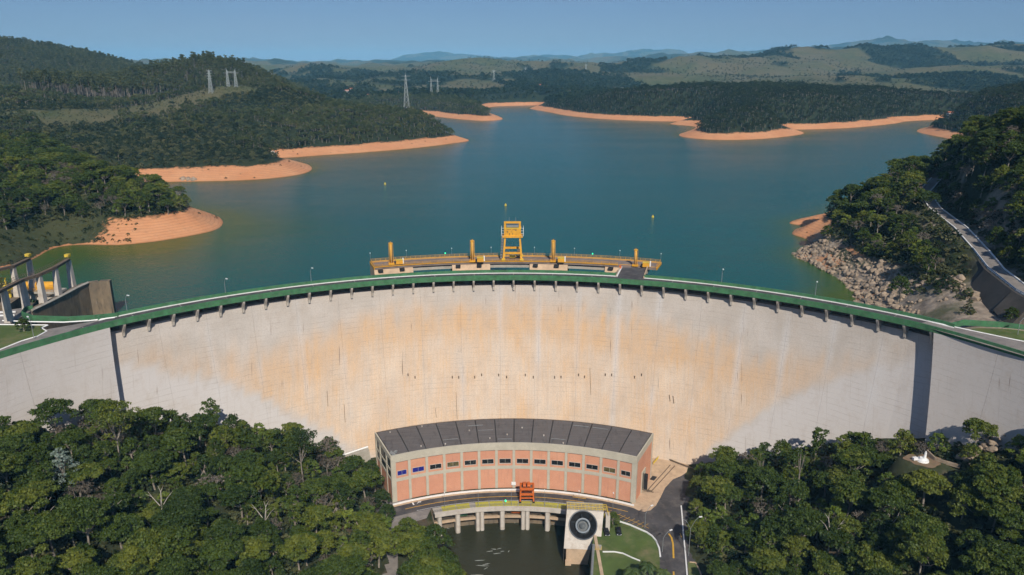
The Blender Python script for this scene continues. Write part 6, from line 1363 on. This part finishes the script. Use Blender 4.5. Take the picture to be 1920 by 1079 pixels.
# ------------------------------------------------------------------ pylons
def ground(x, y): return float(up_height(np.array([x]), np.array([y]))[0])
def pylon(px, py_top, D, H, label, style='single', w=6.0, th=.35, group=None):
    q = at(px, py_top, D); x, y = q[0], D; z0 = ground(x, y); H = max(12, q[2] - z0) if H is None else H
    t = thing('power_pylon', label, 'pylon', (x, y, z0), group)
    def lattice(cx, base, topw, z0_, z1_, n):
        mb = MB(); zs = [z0_ + (z1_ - z0_) * (1 - (1 - i / n) ** 1.25) for i in range(n + 1)]
        wd__ = lambda z: base + (topw - base) * min(1, ((z - z0_) / (z1_ - z0_))) ** .8
        for i in range(n):
            a, b_ = wd__(zs[i]) / 2, wd__(zs[i + 1]) / 2
            for sx, sy in ((-1, -1), (1, -1), (1, 1), (-1, 1)): mb.tube((cx + sx * a, y + sy * a, zs[i]), (cx + sx * b_, y + sy * b_, zs[i + 1]), th, th, 4, False)
            for s in (-1, 1):
                mb.tube((cx - a, y + s * a, zs[i]), (cx + b_, y + s * b_, zs[i + 1]), th * .55, th * .55, 3, False); mb.tube((cx + a, y + s * a, zs[i]), (cx - b_, y + s * b_, zs[i + 1]), th * .55, th * .55, 3, False)
                mb.tube((cx + s * a, y - a, zs[i]), (cx + s * b_, y + b_, zs[i + 1]), th * .5, th * .5, 3, False)
            mb.tube((cx - b_, y - b_, zs[i + 1]), (cx + b_, y - b_, zs[i + 1]), th * .5, th * .5, 3, False)
        return mb
    if style == 'portal':
        for s in (-1, 1): lattice(x + s * w * .9, w * .7, 1.2, z0 - 1, z0 + H * .86, 7).obj('lattice_leg', M['pylon'], t); mb = MB(); mb.tube((x + s * w * .9, y, z0 + H * .84), (x + s * w * 1.1, y, z0 + H), .5, .15, 4); mb.obj('peak', M['pylon'], t)
        mb = MB(); mb.tube((x - w * 1.7, y, z0 + H * .74), (x + w * 1.7, y, z0 + H * .74), th, th, 4); mb.tube((x - w, y, z0 + H * .80), (x + w, y, z0 + H * .80), th, th, 4)
        for i in range(8): mb.tube((x - w + i * w / 4, y, z0 + H * (.74 if i % 2 else .8)), (x - w + (i + 1) * w / 4, y, z0 + H * (.8 if i % 2 else .74)), th * .6, th * .6, 3)
        mb.obj('crossarm', M['pylon'], t)
    else:
        lattice(x, w, 1.3, z0 - 1, z0 + H * .93, 8).obj('lattice_tower', M['pylon'], t); mb = MB(); mb.tube((x, y, z0 + H * .9), (x, y, z0 + H), .4, .12, 4); mb.obj('peak', M['pylon'], t)
        for f_ in ((.93, .82, .71, .6) if style == 'multi' else (.9, .8)):
            mb = MB(); a_ = w * (.75 if style == 'multi' else .8)
            for s in (-1, 1): mb.tube((x, y, z0 + H * f_ + .6), (x + s * a_, y, z0 + H * f_), th * .7, th * .5, 4); mb.tube((x, y, z0 + H * f_ - .8), (x + s * a_, y, z0 + H * f_), th * .6, th * .4, 4)
            mb.obj('crossarm', M['pylon'], t)
    return t
pylon(391, 130, 1035, None, 'pale green lattice pylon with stacked crossarms on the grassy knoll', 'multi', 5, .24)
pylon(432, 128, 1065, None, 'double legged portal pylon on the knoll beside the single pylon', 'portal', 6, .22)
pylon(508, 130, 1350, 34, 'faint single pylon seen behind the wooded ridge right of the portal pylon', 'single', 6, .3)
pylon(760, 136, 1620, None, 'tall pale pyramid shaped pylon across the reservoir by the houses', 'single', 13, .3)
pylon(814, 143, 1720, None, 'wide portal pylon right of the tall pyramid pylon', 'portal', 8, .26)
pylon(926, 138, 2500, 40, 'small distant pylon above the far channel of the reservoir', 'single', 9, .4)
pylon(638, 158, 1450, 22, 'small pale pylon low over the ridge left of the houses', 'single', 5, .3)
for i, (px, D) in enumerate(((985, 3000), (1098, 3300))): pylon(px, 148, D, 36, ['tiny faint pylon on the far pasture, left one', 'tiny faint pylon on the far pasture, right one'][i], 'single', 9, .45)

# ------------------------------------------------------------------ far houses
def house(px, py, D, w, dp, h, label, roof='tile'):
    for D in np.arange(D * .85, 4200, 12.0):
        q = at(px, py, D)
        if q[2] - h <= ground(q[0], D) + 3: break
    z0 = ground(q[0], D); x, y = q[0], D; t = thing('house', label, 'house', (x, y, z0)); zb = max(z0, q[2] - h)
    mb = MB(); mb.box((x, y, (z0 - 2 + zb + h) / 2), (w, dp, zb + h - z0 + 2)); mb.obj('wall', M['housewall'], t)
    mb = MB(); a = w / 2 + .6; b_ = dp / 2 + .6; z1 = zb + h; z2 = z1 + h * .55
    mb.add([(x - a, y - b_, z1), (x + a, y - b_, z1), (x + a, y + b_, z1), (x - a, y + b_, z1), (x - a, y, z2), (x + a, y, z2)], [(0, 1, 5, 4), (2, 3, 4, 5), (0, 4, 3), (1, 2, 5), (0, 3, 2, 1)]); mb.obj('roof', M[roof], t)
    for k in (-1, 0, 1): mb = MB(); mb.box((x + k * w * .3, y - dp / 2 - .04, zb + h * .55), (w * .12, .1, h * .35)); mb.obj('window', M['glass'], t)
for a in ((690, 179, 1380, 14, 9, 5, 'two storey white house with red roof by the shore, left of the tall pylon'), (738, 171, 1560, 12, 8, 4, 'white house with red roof just left of the tall pylon'), (746, 173, 1540, 9, 7, 3.5, 'small white house beside the red roofed one'),
          (649, 170, 1500, 15, 8, 4, 'long low white house half hidden by trees, furthest left'), (658, 167, 1560, 8, 7, 4, 'small white house behind the long low one'), (774, 172, 1600, 5, 5, 4, 'tiny white hut right of the tall pylon'), (1010, 160, 2250, 14, 9, 5, 'white house on the far pasture beyond the channel'),
          (1783, 212, 1330, 9, 7, 4, 'small white house on the far right shore of the reservoir')): house(*a)
mb = MB(); q = P(513, 299, -5); mb.box((q[0], q[1], ground(q[0], q[1]) + 2), (3, 2, 4)); tag(mb.obj('yellow_marker', M['conc_pale']), 'small pale hut on the bank of the bushy hill', 'hut')
q = P(352, 337, W_UP + 1.2); 
for i in range(3): o = bpy.data.objects.new('boulder', ROCKS[i]); COL.objects.link(o); o.location = (q[0] - 4 + i * 4.5, q[1], W_UP + .8); o.scale = (4 - i * .5, 3, 3); tag(o, 'big grey boulder at the waterline below the bushy hill', 'boulder', 'three boulders at the waterline below the bushy hill')

# ------------------------------------------------------------------ the air
HX = 19000
mb = MB(); mb.box((0, 0, 0), (2 * HX, 2 * HX, 1)); m, nt, b = new_mat('haze_air'); nt.nodes.remove(b); pv = nt.nodes.new("ShaderNodeVolumePrincipled"); pv.inputs['Color'].default_value = (.25, .64, 1.0, 1); pv.inputs['Density'].default_value = HAZE; pv.inputs['Anisotropy'].default_value = -0.3
nt.links.new(pv.outputs[0], nt.nodes['Material Output'].inputs['Volume'])
me = mb.mesh('haze', m); 
for v in me.vertices: v.co.z = -100.0 if v.co.z < 0 else 420.0
hz = bpy.data.objects.new('haze', me); COL.objects.link(hz); hz['kind'] = 'stuff'
